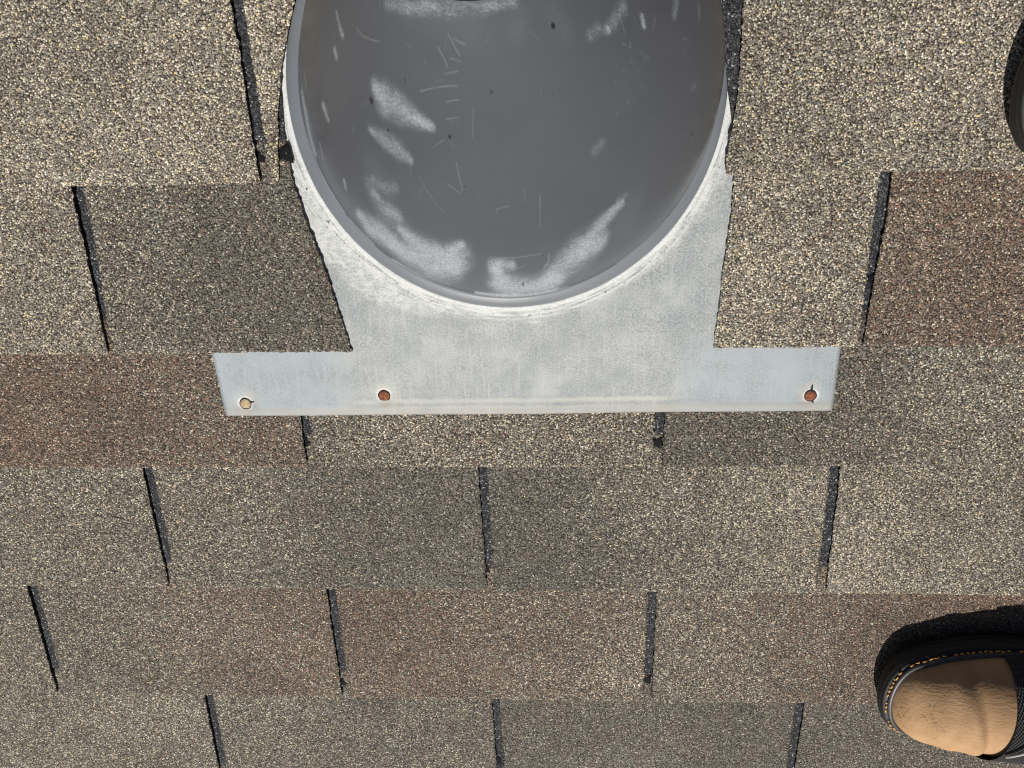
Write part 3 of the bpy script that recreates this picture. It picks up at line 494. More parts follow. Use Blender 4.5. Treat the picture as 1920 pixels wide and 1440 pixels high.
SCR = [([(0.0244, 0.1714, 0.095, 0.00027), (0.0242, 0.1477, 0.0748, 0.00027)], 0.182), ([(-0.0248, 0.195, 0.1118, 0.00027), (-0.0242, 0.1842, 0.103, 0.00027), (-0.0234, 0.1755, 0.096, 0.00027)], 0.156), ([(-0.0328, 0.1805, 0.0973, 0.00027), (-0.0255, 0.174, 0.0941, 0.00027)], 0.13), ([(0.0308, 0.123, 0.0513, 0.00041), (0.0301, 0.1154, 0.0439, 0.00042), (0.0266, 0.1087, 0.0377, 0.00042)], 0.20800000000000002), ([(-0.011, 0.2275, 0.1412, 0.00027), (-0.0132, 0.2111, 0.1276, 0.00027)], 0.10400000000000001), ([(-0.0392, 0.2366, 0.1395, 0.00027), (-0.0308, 0.2388, 0.1451, 0.00027), (-0.0185, 0.2396, 0.1496, 0.00027)], 0.156), ([(-0.0258, 0.2583, 0.1623, 0.00027), (-0.0234, 0.2532, 0.1591, 0.00027), (-0.0224, 0.2493, 0.1563, 0.00027)], 0.156), ([(-0.0196, 0.264, 0.1687, 0.00027), (-0.0171, 0.2584, 0.1648, 0.00027), (-0.0152, 0.2544, 0.162, 0.00027)], 0.156), ([(-0.0174, 0.2621, 0.1677, 0.00027), (-0.0118, 0.2591, 0.1662, 0.00027)], 0.13), ([(-0.02, 0.2531, 0.1599, 0.00027), (-0.0153, 0.2515, 0.1596, 0.00027)], 0.10400000000000001), ([(-0.0718, 0.2681, 0.1336, 0.00027), (-0.0682, 0.2646, 0.1359, 0.00027), (-0.0622, 0.2623, 0.1409, 0.00027), (-0.0582, 0.2614, 0.1441, 0.00027)], 0.13), ([(-0.0245, 0.2455, 0.1526, 0.00027), (-0.0172, 0.2467, 0.1555, 0.00027)], 0.117), ([(-0.0253, 0.2312, 0.141, 0.00027), (-0.0183, 0.2323, 0.1437, 0.00027)], 0.117), ([(-0.0272, 0.2216, 0.1327, 0.00027), (-0.0198, 0.2225, 0.1355, 0.00027)], 0.10400000000000001), ([(-0.038, 0.2039, 0.1144, 0.00027), (-0.03, 0.2095, 0.122, 0.00027)], 0.10400000000000001), ([(-0.0072, 0.1197, 0.0491, 0.00028), (0.0109, 0.121, 0.0512, 0.00028), (0.0249, 0.1234, 0.0525, 0.00028)], 0.13), ([(0.0059, 0.1084, 0.0389, 0.00027), (0.0133, 0.1123, 0.0426, 0.00027)], 0.13), ([(-0.0036, 0.1584, 0.0848, 0.00027), (-0.0031, 0.1625, 0.0884, 0.00027), (0.0053, 0.1649, 0.0909, 0.00027)], 0.10400000000000001), ([(-0.0502, 0.1839, 0.0925, 0.00027), (-0.0471, 0.1752, 0.0869, 0.00027), (-0.0431, 0.1656, 0.0807, 0.00027), (-0.0383, 0.1588, 0.0769, 0.00027)], 0.10400000000000001), ([(0.0145, 0.178, 0.1016, 0.00027), (0.015, 0.1674, 0.0927, 0.00027)], 0.10400000000000001), ([(-0.0792, 0.1793, 0.0696, 0.00027), (-0.0783, 0.1732, 0.0657, 0.00027)], 0.13), ([(-0.0543, 0.1921, 0.0967, 0.00027), (-0.0557, 0.185, 0.0902, 0.00027)], 0.10400000000000001), ([(0.0671, 0.2691, 0.1378, 0.00027), (0.0696, 0.2622, 0.1333, 0.00027)], 0.156), ([(0.0875, 0.2695, 0.1191, 0.00027), (0.0859, 0.2626, 0.1191, 0.00027)], 0.156), ([(0.1064, 0.259, 0.0974, 0.00028), (0.1107, 0.2577, 0.0923, 0.00028)], 0.13), ([(0.0836, 0.2505, 0.1175, 0.00027), (0.0854, 0.2488, 0.1153, 0.00027)], 0.13), ([(0.0683, 0.257, 0.1325, 0.00027), (0.0711, 0.2564, 0.1299, 0.00027)], 0.10400000000000001), ([(0.0723, 0.2546, 0.1283, 0.00027), (0.074, 0.2558, 0.1274, 0.00027)], 0.10400000000000001), ([(0.1255, 0.2116, 0.0601, 0.00027), (0.124, 0.2061, 0.0592, 0.00027)], 0.10400000000000001), ([(0.1236, 0.2012, 0.0571, 0.00027), (0.1246, 0.1948, 0.0521, 0.00027)], 0.13), ([(0.1416, 0.1825, 0.0118, 0.00027), (0.1377, 0.1707, 0.0095, 0.00027)], 0.13), ([(-0.0322, 0.1221, 0.046, 0.00031), (-0.0373, 0.1295, 0.0513, 0.0003)], 0.156), ([(-0.0211, 0.2177, 0.1313, 0.00027), (-0.0199, 0.221, 0.1343, 0.00027)], 0.04194301587034204), ([(-0.054, 0.2766, 0.1576, 0.00027), (-0.0524, 0.2799, 0.1611, 0.00027)], 0.05704147201258085), ([(-0.0678, 0.2396, 0.1214, 0.00027), (-0.0648, 0.2365, 0.122, 0.00027)], 0.02924196099571085), ([(0.007, 0.2006, 0.1203, 0.00027), (0.0112, 0.2008, 0.1203, 0.00027)], 0.023130744351462704), ([(-0.0142, 0.2748, 0.1783, 0.00027), (-0.0113, 0.2745, 0.1784, 0.00027)], 0.030607312753856683), ([(-0.058, 0.2751, 0.1527, 0.00027), (-0.0579, 0.2725, 0.1513, 0.00027)], 0.04995307926386231), ([(-0.0814, 0.2274, 0.1005, 0.00027), (-0.0727, 0.2302, 0.1108, 0.00027)], 0.03881375620587413), ([(-0.0265, 0.2112, 0.1246, 0.00027), (-0.0247, 0.205, 0.12, 0.00027)], 0.051138567167859764), ([(-0.0425, 0.26, 0.1553, 0.00027), (-0.0394, 0.2589, 0.1564, 0.00027)], 0.04562414977351279), ([(0.0197, 0.2644, 0.1659, 0.00027), (0.0246, 0.2607, 0.1614, 0.00027)], 0.04622961768006687), ([(-0.0372, 0.221, 0.1283, 0.00027), (-0.0325, 0.2212, 0.1305, 0.00027)], 0.028484949405791778), ([(-0.0031, 0.2706, 0.1756, 0.00027), (-0.0004, 0.2708, 0.1755, 0.00027)], 0.044050807333208174), ([(-0.0408, 0.2455, 0.1455, 0.00027), (-0.0389, 0.246, 0.147, 0.00027)], 0.0363479601203205), ([(-0.0299, 0.2421, 0.1481, 0.00027), (-0.0252, 0.2428, 0.1502, 0.00027)], 0.04214405354594239), ([(-0.0689, 0.2639, 0.1347, 0.00027), (-0.0657, 0.2631, 0.1377, 0.00027)], 0.032071989946538745), ([(0.0059, 0.233, 0.1459, 0.00027), (0.0075, 0.2324, 0.1453, 0.00027)], 0.03141469131276759), ([(-0.0277, 0.2102, 0.1233, 0.00027), (-0.0254, 0.203, 0.1182, 0.00027)], 0.05569520312126777), ([(-0.0011, 0.2595, 0.1669, 0.00027), (-0.0002, 0.2633, 0.1697, 0.00027)], 0.05235270432592681), ([(-0.0222, 0.2566, 0.1621, 0.00027), (-0.0205, 0.2627, 0.1674, 0.00027)], 0.04388817092343666), ([(-0.0225, 0.2486, 0.1557, 0.00027), (-0.0213, 0.252, 0.1587, 0.00027)], 0.034505202886574306), ([(-0.0284, 0.254, 0.158, 0.00027), (-0.0272, 0.25, 0.1553, 0.00027)], 0.04552584288858716), ([(0.085, 0.2326, 0.1089, 0.00027), (0.0864, 0.2303, 0.1068, 0.00027)], 0.05751248913176756), ([(0.1074, 0.2138, 0.0809, 0.00027), (0.1073, 0.2126, 0.0804, 0.00027)], 0.10593314068565052), ([(0.0805, 0.2528, 0.1209, 0.00027), (0.0813, 0.2517, 0.1198, 0.00027)], 0.10620155703303583), ([(0.0795, 0.2524, 0.1216, 0.00027), (0.0811, 0.2502, 0.1195, 0.00027)], 0.10380247818842299), ([(0.1047, 0.2549, 0.0986, 0.00027), (0.1045, 0.2542, 0.0986, 0.00027)], 0.07372126109770362), ([(0.074, 0.2491, 0.1248, 0.00027), (0.0751, 0.2473, 0.1232, 0.00027)], 0.08129890460053507), ([(0.0849, 0.2244, 0.105, 0.00027), (0.0841, 0.2234, 0.1052, 0.00027)], 0.06740486516263558), ([(0.0836, 0.236, 0.1116, 0.00027), (0.0843, 0.2338, 0.11, 0.00027)], 0.07247753368778252), ([(0.0707, 0.2441, 0.1251, 0.00027), (0.0706, 0.2431, 0.1246, 0.00027)], 0.12830135049156854), ([(0.0731, 0.258, 0.129, 0.00027), (0.0733, 0.2559, 0.1281, 0.00027)], 0.12536946354329004), ([(0.0813, 0.2657, 0.1242, 0.00027), (0.0808, 0.2647, 0.1244, 0.00027)], 0.07667687894619697), ([(0.0825, 0.25, 0.1182, 0.00027), (0.083, 0.2484, 0.1172, 0.00027)], 0.1357757268518744), ([(0.0706, 0.2723, 0.1357, 0.00027), (0.0696, 0.2705, 0.1361, 0.00027)], 0.14180914260762043), ([(0.0919, 0.2161, 0.0954, 0.00027), (0.0932, 0.2138, 0.0932, 0.00027)], 0.11984259383050415), ([(0.1146, 0.2327, 0.0815, 0.00027), (0.1156, 0.2313, 0.0799, 0.00027)], 0.08303725297721531), ([(0.0747, 0.2692, 0.1311, 0.00027), (0.0753, 0.2677, 0.1302, 0.00027)], 0.12572746098974785), ([(0.0689, 0.2215, 0.1144, 0.00027), (0.0686, 0.2194, 0.1134, 0.00027)], 0.13358761201354843), ([(0.1176, 0.2381, 0.0798, 0.00027), (0.1183, 0.2372, 0.0787, 0.00027)], 0.06763576473884308), ([(0.0817, 0.2357, 0.1129, 0.00027), (0.082, 0.234, 0.1119, 0.00027)], 0.13745286415584917), ([(0.0977, 0.2533, 0.1053, 0.00027), (0.0975, 0.2527, 0.1054, 0.00027)], 0.09542497219779476), ([(0.1083, 0.2525, 0.0941, 0.00027), (0.1084, 0.2514, 0.0937, 0.00027)], 0.12632978709674), ([(0.0751, 0.2281, 0.1141, 0.00027), (0.0744, 0.2255, 0.1132, 0.00027)], 0.12693838739237587), ([(0.0655, 0.2387, 0.1261, 0.00027), (0.0668, 0.2362, 0.1239, 0.00027)], 0.07669713006609333), ([(0.0788, 0.2436, 0.1187, 0.00027), (0.0796, 0.2424, 0.1176, 0.00027)], 0.12266128712577276), ([(0.0628, 0.2698, 0.1417, 0.00027), (0.0632, 0.2692, 0.1411, 0.00027)], 0.05822591865015014), ([(0.1274, 0.2186, 0.0608, 0.00027), (0.1271, 0.2179, 0.0608, 0.00027)], 0.08074655820645982), ([(-0.1041, 0.244, 0.0803, 0.00027), (-0.1045, 0.2425, 0.0793, 0.00027)], 0.08014509767789077), ([(-0.1102, 0.2462, 0.0716, 0.00027), (-0.1103, 0.2451, 0.0711, 0.00027)], 0.10785134011802881), ([(-0.093, 0.2687, 0.1043, 0.00027), (-0.0932, 0.2677, 0.1039, 0.00027)], 0.09914591967106723), ([(-0.083, 0.2422, 0.1072, 0.00027), (-0.0837, 0.2406, 0.1055, 0.00027)], 0.08566430059178959), ([(-0.1057, 0.2302, 0.0728, 0.00027), (-0.1062, 0.2282, 0.0712, 0.00027)], 0.10614161050786709), ([(-0.0934, 0.2541, 0.0993, 0.00027), (-0.0942, 0.2526, 0.0977, 0.00027)], 0.05758331777635747), ([(-0.1008, 0.2371, 0.0824, 0.00027), (-0.1024, 0.2353, 0.0796, 0.00027)], 0.08119038435494372), ([(-0.0914, 0.2008, 0.0737, 0.00027), (-0.0912, 0.1996, 0.0732, 0.00027)], 0.06160539183949555), ([(-0.0908, 0.2144, 0.0829, 0.00027), (-0.0917, 0.2123, 0.0806, 0.00027)], 0.10406980297321898), ([(-0.091, 0.2247, 0.0885, 0.00027), (-0.0909, 0.2236, 0.0881, 0.00027)], 0.05238229972822007), ([(-0.1317, 0.1965, 0.0201, 0.00027), (-0.1315, 0.1957, 0.0202, 0.00027)], 0.05974536819322513), ([(-0.0743, 0.26, 0.1265, 0.00027), (-0.0745, 0.2594, 0.126, 0.00027)], 0.06146011079837725), ([(-0.0894, 0.2134, 0.0837, 0.00027), (-0.0915, 0.2112, 0.0801, 0.00027)], 0.09716796068364236), ([(-0.0737, 0.2713, 0.1327, 0.00027), (-0.074, 0.2699, 0.1317, 0.00027)], 0.10778231837293363), ([(-0.1329, 0.1993, 0.0194, 0.00027), (-0.1313, 0.1974, 0.0213, 0.00027)], 0.07729125566642707), ([(-0.1092, 0.1941, 0.05, 0.00027), (-0.109, 0.1929, 0.0495, 0.00027)], 0.07149735430943224), ([(-0.103, 0.2034, 0.0627, 0.00027), (-0.1031, 0.2018, 0.0616, 0.00027)], 0.08293789344447593), ([(-0.1043, 0.238, 0.078, 0.00027), (-0.1043, 0.2369, 0.0775, 0.00027)], 0.12789840367809072), ([(-0.1139, 0.2025, 0.0487, 0.00027), (-0.1143, 0.2015, 0.0476, 0.00027)], 0.11097704971750344), ([(-0.0919, 0.2289, 0.0899, 0.00027), (-0.0926, 0.2274, 0.0882, 0.00027)], 0.1219973009916343), ([(-0.1054, 0.2675, 0.0832, 0.00027), (-0.1075, 0.266, 0.0793, 0.00027)], 0.0923458028596191), ([(-0.1108, 0.206, 0.0545, 0.00027), (-0.1105, 0.2053, 0.0546, 0.00027)], 0.06753602726333816), ([(0.0254, 0.2353, 0.1438, 0.00027), (0.0253, 0.2337, 0.1427, 0.00027)], 0.08821484817576561), ([(-0.0362, 0.1789, 0.0947, 0.00027), (-0.0371, 0.1764, 0.0923, 0.00027)], 0.06616196899882329), ([(-0.0305, 0.2482, 0.1526, 0.00027), (-0.03, 0.248, 0.1526, 0.00027)], 0.0540884561523596), ([(-0.0529, 0.2305, 0.1269, 0.00027), (-0.0534, 0.2286, 0.1251, 0.00027)], 0.039787885797182704), ([(0.1125, 0.2051, 0.0714, 0.00027), (0.1138, 0.2014, 0.068, 0.00027)], 0.08110978178325992), ([(0.0737, 0.1984, 0.0974, 0.00027), (0.0736, 0.1951, 0.0952, 0.00027)], 0.08242760684686753), ([(-0.0142, 0.175, 0.0976, 0.00027), (-0.0136, 0.1686, 0.0922, 0.00027)], 0.04493017024160266), ([(-0.0502, 0.1761, 0.0861, 0.00027), (-0.0531, 0.1712, 0.0806, 0.00027)], 0.08226211429834002), ([(-0.0343, 0.252, 0.1538, 0.00027), (-0.0341, 0.2504, 0.1527, 0.00027)], 0.07334311206917131), ([(-0.0255, 0.2225, 0.134, 0.00027), (-0.0237, 0.2191, 0.1318, 0.00027)], 0.036740011429769646), ([(0.073, 0.2356, 0.1194, 0.00027), (0.0728, 0.2335, 0.1184, 0.00027)], 0.07159534023054832), ([(-0.0921, 0.2321, 0.0913, 0.00027), (-0.0928, 0.2295, 0.0891, 0.00027)], 0.043763756778309855), ([(0.0247, 0.1311, 0.0598, 0.00027), (0.0252, 0.1273, 0.0561, 0.00027)], 0.038326766650560326), ([(-0.0392, 0.1858, 0.0992, 0.00027), (-0.04, 0.1847, 0.098, 0.00027)], 0.08554396774176892)]
SPECK = [([(0.0315, 0.2666, 0.1619, 0.00105), (0.0315, 0.2666, 0.1619, 0.00105)], 1), ([(-0.0265, 0.2112, 0.1246, 0.00079), (-0.0265, 0.2112, 0.1246, 0.00079)], 0.9), ([(-0.0719, 0.231, 0.112, 0.00122), (-0.0715, 0.2305, 0.1121, 0.00122)], 0.8), ([(-0.0008, 0.2364, 0.1489, 0.00045), (-0.0003, 0.2357, 0.1483, 0.00045)], 0.7), ([(0.0314, 0.2327, 0.14, 0.00057), (0.0314, 0.2327, 0.14, 0.00057)], 0.4), ([(0.1231, 0.2022, 0.0583, 0.00086), (0.1233, 0.2017, 0.0577, 0.00086)], 0.6), ([(-0.0219, 0.1787, 0.099, 0.00052), (-0.0219, 0.1787, 0.099, 0.00052)], 0.6), ([(-0.047, 0.2425, 0.1395, 0.00043), (-0.0466, 0.2422, 0.1396, 0.00043)], 0.5), ([(0.0113, 0.0925, 0.0221, 0.00104), (0.0114, 0.092, 0.0215, 0.00104)], 0.7), ([(-0.0649, 0.2139, 0.1062, 0.00047), (-0.0644, 0.2135, 0.1062, 0.00047)], 0.8), ([(0.0258, 0.1222, 0.0513, 0.00048), (0.0259, 0.1216, 0.0507, 0.00049)], 0.6)]
def seg_mask(pts, lines, soft):
    out = np.zeros(len(pts)); flat = np.eye(3)-.80*np.outer(UPV, UPV)      # the scuffs are as wide as they look from above
    pts = pts @ flat
    for (poly, inten) in lines:
        P_ = np.array([q[:3] for q in poly]) @ flat; W_ = np.array([q[3] for q in poly])
        best = np.full(len(pts), 9e9)
        sel = np.all((pts > P_.min(0)-W_.max()*3-.004) & (pts < P_.max(0)+W_.max()*3+.004), axis=1)
        if not sel.any(): continue
        q = pts[sel]; bst = np.full(len(q), 9.0)
        for i in range(len(P_)-1):
            d = P_[i+1]-P_[i]; L2 = max(d @ d, 1e-12); t = np.clip((q-P_[i]) @ d/L2, 0, 1)
            dist = np.linalg.norm(q-(P_[i]+t[:, None]*d), axis=1); wd = W_[i]+(W_[i+1]-W_[i])*t
            bst = np.minimum(bst, dist/wd)
        v = np.clip((1+soft-bst)/(2*soft), 0, 1); v = v*v*(3-2*v)*inten
        out[sel] = 1-(1-out[sel])*(1-v)
    return out
def vent_cone():
    # denser on the side that faces the camera
    th = np.concatenate([np.linspace(math.radians(-215), math.radians(35), 900), np.linspace(math.radians(36.5), math.radians(143.5), 70)])
    nth = len(th); tt = np.linspace(0, 1, 360)
    TH, TT = np.meshgrid(th, tt)
    Pn = cone_point(TH, TT)
    # shallow dents of a knocked-about sheet
    dn = .0007*np.sin(TH*5+TT*4)*np.sin(TT*7) + .0004*np.sin(TH*11+1.3)*np.sin(TT*13+TH)
    Pn[..., 2] += dn*np.sin(np.pi*TT)
    fine = Pn.reshape(-1, 3)
    vs = fine - VENT_O; fs = grid_faces(360, nth, True)
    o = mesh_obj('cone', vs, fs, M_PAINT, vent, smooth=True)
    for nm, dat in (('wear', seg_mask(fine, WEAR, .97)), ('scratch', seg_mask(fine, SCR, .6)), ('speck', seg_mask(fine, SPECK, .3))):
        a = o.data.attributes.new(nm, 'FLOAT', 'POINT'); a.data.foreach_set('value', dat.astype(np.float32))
    return o
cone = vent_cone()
def ring_profile(prof, frame, name, mat, parent, n=220, loc=True):
    """prof: list of (r, z) ; frame(th) -> (centre, outward, up)"""
    vs = []
    for (r, z) in prof:
        for j in range(n):
            a = 2*math.pi*j/n; c, out, up = frame(a)
            vs.append(np.array(c)+np.array(out)*r+np.array(up)*z-VENT_O)
    return mesh_obj(name, vs, grid_faces(len(prof), n, True), mat, parent, smooth=True)
def base_frame(a):
    c, s = math.cos(a), math.sin(a); v = BASE_C[1]+BASE_R*s
    return (BASE_C[0], BASE_C[1], float(plate_h(v))), (c, s, 0), (0, 0, 1)
rim = ring_profile([(BASE_R+.0012, .0000), (BASE_R+.0010, .0012), (BASE_R-.0006, .0026), (BASE_R-.0040, .0038), (BASE_R-.0072, .0046), (BASE_R-.0086, .0049), (BASE_R-.0094, .0058), (BASE_R-.0100, .0068)], base_frame, 'rim', M_RIMP, vent)
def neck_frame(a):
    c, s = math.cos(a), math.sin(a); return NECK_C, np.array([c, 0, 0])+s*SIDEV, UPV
ring_profile([(NECK_R+.0001, -.0004), (NECK_R+.0004, .0004), (NECK_R+.0003, .0012), (NECK_R-.0004, .0016), (NECK_R-.0010, .0012), (NECK_R-.0011, -.014)], neck_frame, 'neck_lip', simple('neck_gap_shade', (.014, .014, .018), .6, 0, .2), vent)  # lip coloured near black, standing in for the shaded gap round the pipe
pr = NECK_R-.011
ring_profile([(pr, -.10), (pr, .075), (pr-.001, .077), (pr-.003, .077), (pr-.003, -.10)], neck_frame, 'vent_pipe', simple('dull_steel_pipe', (.30, .30, .30), .5, .6), vent, n=64)
M_RUST = NT('rusted_nail'); _c = M_RUST.objco(7.0); M_RUST.set(Base_Color=M_RUST.ramp(M_RUST.noise(_c, 500, 3), [(.25, (.07, .022, .012)), (.5, (.20, .060, .026)), (.72, (.32, .12, .05))], False), Roughness=.85); M_RUST.bump(M_RUST.noise(_c, 900, 2), .0006, .8); M_RUST = M_RUST.m
M_TAN = NT('tarnished_nail'); _c = M_TAN.objco(7.0); M_TAN.set(Base_Color=M_TAN.ramp(M_TAN.noise(_c, 420, 3), [(.25, (.20, .12, .055)), (.5, (.40, .30, .17)), (.72, (.50, .40, .26))], False), Roughness=.7); M_TAN = M_TAN.m
M_GAP = simple('nail_hole_dark', (.010, .009, .008), .9)
for (nu_, nv_, kind_) in NAILS:
    r = .0046; n = 32; vs = []; z0 = plate_top(nu_, nv_)
    for (rr, z) in ((r*.98, -.0008), (r, .0004), (r*.93, .0009), (r*.55, .00115), (.0, .0012)):
        for j in range(n):
            a = 2*math.pi*j/n; e = 1+.02*math.sin(3*a+nu_*40)
            vs.append((rr*math.cos(a)*e, rr*math.sin(a)*e, z))
    o = mesh_obj('nail', vs, grid_faces(5, n, True), M_TAN if kind_ == 0 else M_RUST, vent, (nu_-VENT_O[0], nv_-VENT_O[1], z0), smooth=True)
    o['label'] = ['nail with a pale tan unrusted head', 'rusty nail head set in a clean round ring', 'rusty nail head in a torn keyhole slot'][kind_]
    # ragged hole edge round the head, with a tear
    vs = []; n = 120; tear = {0: [(.25, 1.8)], 1: [], 2: [(1.55, 2.2), (-1.15, 1.6)]}[kind_]
    for j in range(n):
        a = 2*math.pi*j/n; q = 1.13+.018*math.sin(5*a+nu_*60)+.02*math.sin(2*a+nu_*90)
        for (ta, tl) in tear:
            da = (a-ta+math.pi) % (2*math.pi)-math.pi; q += (tl-1.1)*math.exp(-(da/.11)**2)
        vs.append((r*q*math.cos(a), r*q*math.sin(a), .0011*(1-math.exp(-(r*q)**2/.0075**2))))
    hcol = M_GAP
    h_ = mesh_obj('nail_hole', vs+[(x, y, z-.0016) for x, y, z in vs], [tuple(range(n))]+[(j, n+j, n+(j+1) % n, (j+1) % n) for j in range(n)], hcol, o, (0, 0, .0003))

# ------------------------------------------------------------------ the wearer of the shoes
PO = Vector((.62, -.06, 0.0))
person = empty('person', roof_to_world(PO), (PITCH, 0, 0))
tag(person, 'person standing at the right edge in tan-toed black shoes with orange stitching', 'person')
def leather_material():
    m = NT('tan_nubuck'); co = m.objco()
    mp = m.node('ShaderNodeMapping'); m.L(co, mp.inputs[0]); mp.inputs['Scale'].default_value = (.55, 1.4, 1.0); mp.inputs['Rotation'].default_value = (0, 0, .6)
    cr = m.noise(mp.outputs[0], 260, 3, .62, dist=.7); big = m.noise(co, 24, 3, .6); pores = m.noise(co, 900, 2, .6)
    base = m.mix(m.ss(big, .3, .7), (.47, .292, .158, 1), (.36, .212, .108, 1))
    base = m.mix(m.ss(cr, .54, .74, 0, .35), base, (.30, .17, .09, 1))
    x = m.node('ShaderNodeSeparateXYZ'); m.L(co, x.inputs[0])
    dm = m.math('MULTIPLY', m.ss(x.outputs[0], -.062, -.022), m.ss(m.noise(co, 300, 4, .8), .57, .62))
    dm = m.math('MULTIPLY', dm, m.ss(big, .40, .55))
    base = m.mix(m.math('MULTIPLY', dm, .85), base, (.045, .03, .02, 1))
    m.set(Base_Color=base, Roughness=.78); m.b.inputs['Specular IOR Level'].default_value = .22
    m.bump(m.math('ADD', m.math('MULTIPLY', cr, 1.3), m.math('MULTIPLY', pores, .25)), .0011, .42); return m.m
M_LEATHER = leather_material()
def rubber_material(col=(.007, .007, .008)):
    m = NT('black_rubber'); co = m.objco(); x = m.node('ShaderNodeSeparateXYZ'); m.L(co, x.inputs[0])
    wv = m.math('SINE', m.math('MULTIPLY', x.outputs[2], 1500.0)); n = m.noise(co, 120, 4, .7)
    m.set(Base_Color=m.mix(m.ss(n, .55, .72, 0, .6), (*col, 1), (.022, .021, .020, 1)), Roughness=.62); m.bump(m.math('ADD', m.math('MULTIPLY', wv, .4), n), .0008, .6); return m.m
M_RUBBER = rubber_material()
def web_material():
    m = NT('black_webbing'); co = m.objco(); x = m.node('ShaderNodeSeparateXYZ'); m.L(co, x.inputs[0])
    wz = m.math('MULTIPLY', m.noise(co, 70, 3, .6), 5.0)
    a = m.math('SINE', m.math('ADD', m.math('MULTIPLY', x.outputs[1], 1750.0), wz)); b = m.math('SINE', m.math('ADD', m.math('MULTIPLY', x.outputs[0], 2600.0), wz)); c = m.math('MULTIPLY', a, b)
    m.set(Base_Color=m.mix(m.ss(c, .0, .6), (.007, .007, .009, 1), (.060, .060, .064, 1)), Roughness=.7); m.bump(c, .0012, .9); return m.m
M_WEB = web_material()
M_FABRIC = simple('black_knit', (.012, .012, .014), .85); M_PIPE = simple('dark_grey_welt', (.050, .049, .051), .45)
M_STITCH = simple('orange_thread', (.70, .33, .06), .7); M_GREYED = simple('grey_edging', (.26, .26, .26), .5)
OS = np.array([0, .004, .010, .018, .030, .045, .065, .09, .12, .15, .18, .22, .255, .278, .292, .298, .300])
OW = np.array([0, .0230, .0345, .0425, .0490, .0535, .0565, .0580, .0560, .0485, .0435, .0385, .0370, .0325, .0230, .0120, .0])
def half_w(s, inset=0.0):
    # inset outline: shrink both along and across
    f = np.clip((s-inset)/(0.300-2*inset)*0.300, 0, .3)
    w = np.interp(np.clip(f, .032, .272), OS, OW)*(1-inset/.055)
    w = w*np.sqrt(np.maximum(1-(1-np.minimum(f, .032)/.032)**2, 0))
    return w*np.sqrt(np.maximum(1-(np.maximum(f-.272, 0)/.028)**2, 0))
def outline(inset, n=140):
    q = np.linspace(0, 1, 900); q = q*q*(3-2*q); q = q*q*(3-2*q); s = q*.300
    w = half_w(s)
    P2 = np.concatenate([np.stack([-s, w], 1), np.stack([-s[::-1], -w[::-1]], 1)[1:-1]])
    C2 = np.concatenate([P2, P2[:1]]); d = np.concatenate([[0], np.cumsum(np.linalg.norm(np.diff(C2, axis=0), axis=1))])
    t = np.linspace(0, d[-1], n, endpoint=False)
    Q = np.stack([np.interp(t, d, C2[:, 0]), np.interp(t, d, C2[:, 1])], 1)
    tg = np.roll(Q, -1, 0)-np.roll(Q, 1, 0); tg /= np.linalg.norm(tg, axis=1)[:, None]
    return Q + np.stack([-tg[:, 1], tg[:, 0]], 1)*inset
def toe_lift(x): return .010*np.clip(1-(-x)/.07, 0, 1)**2
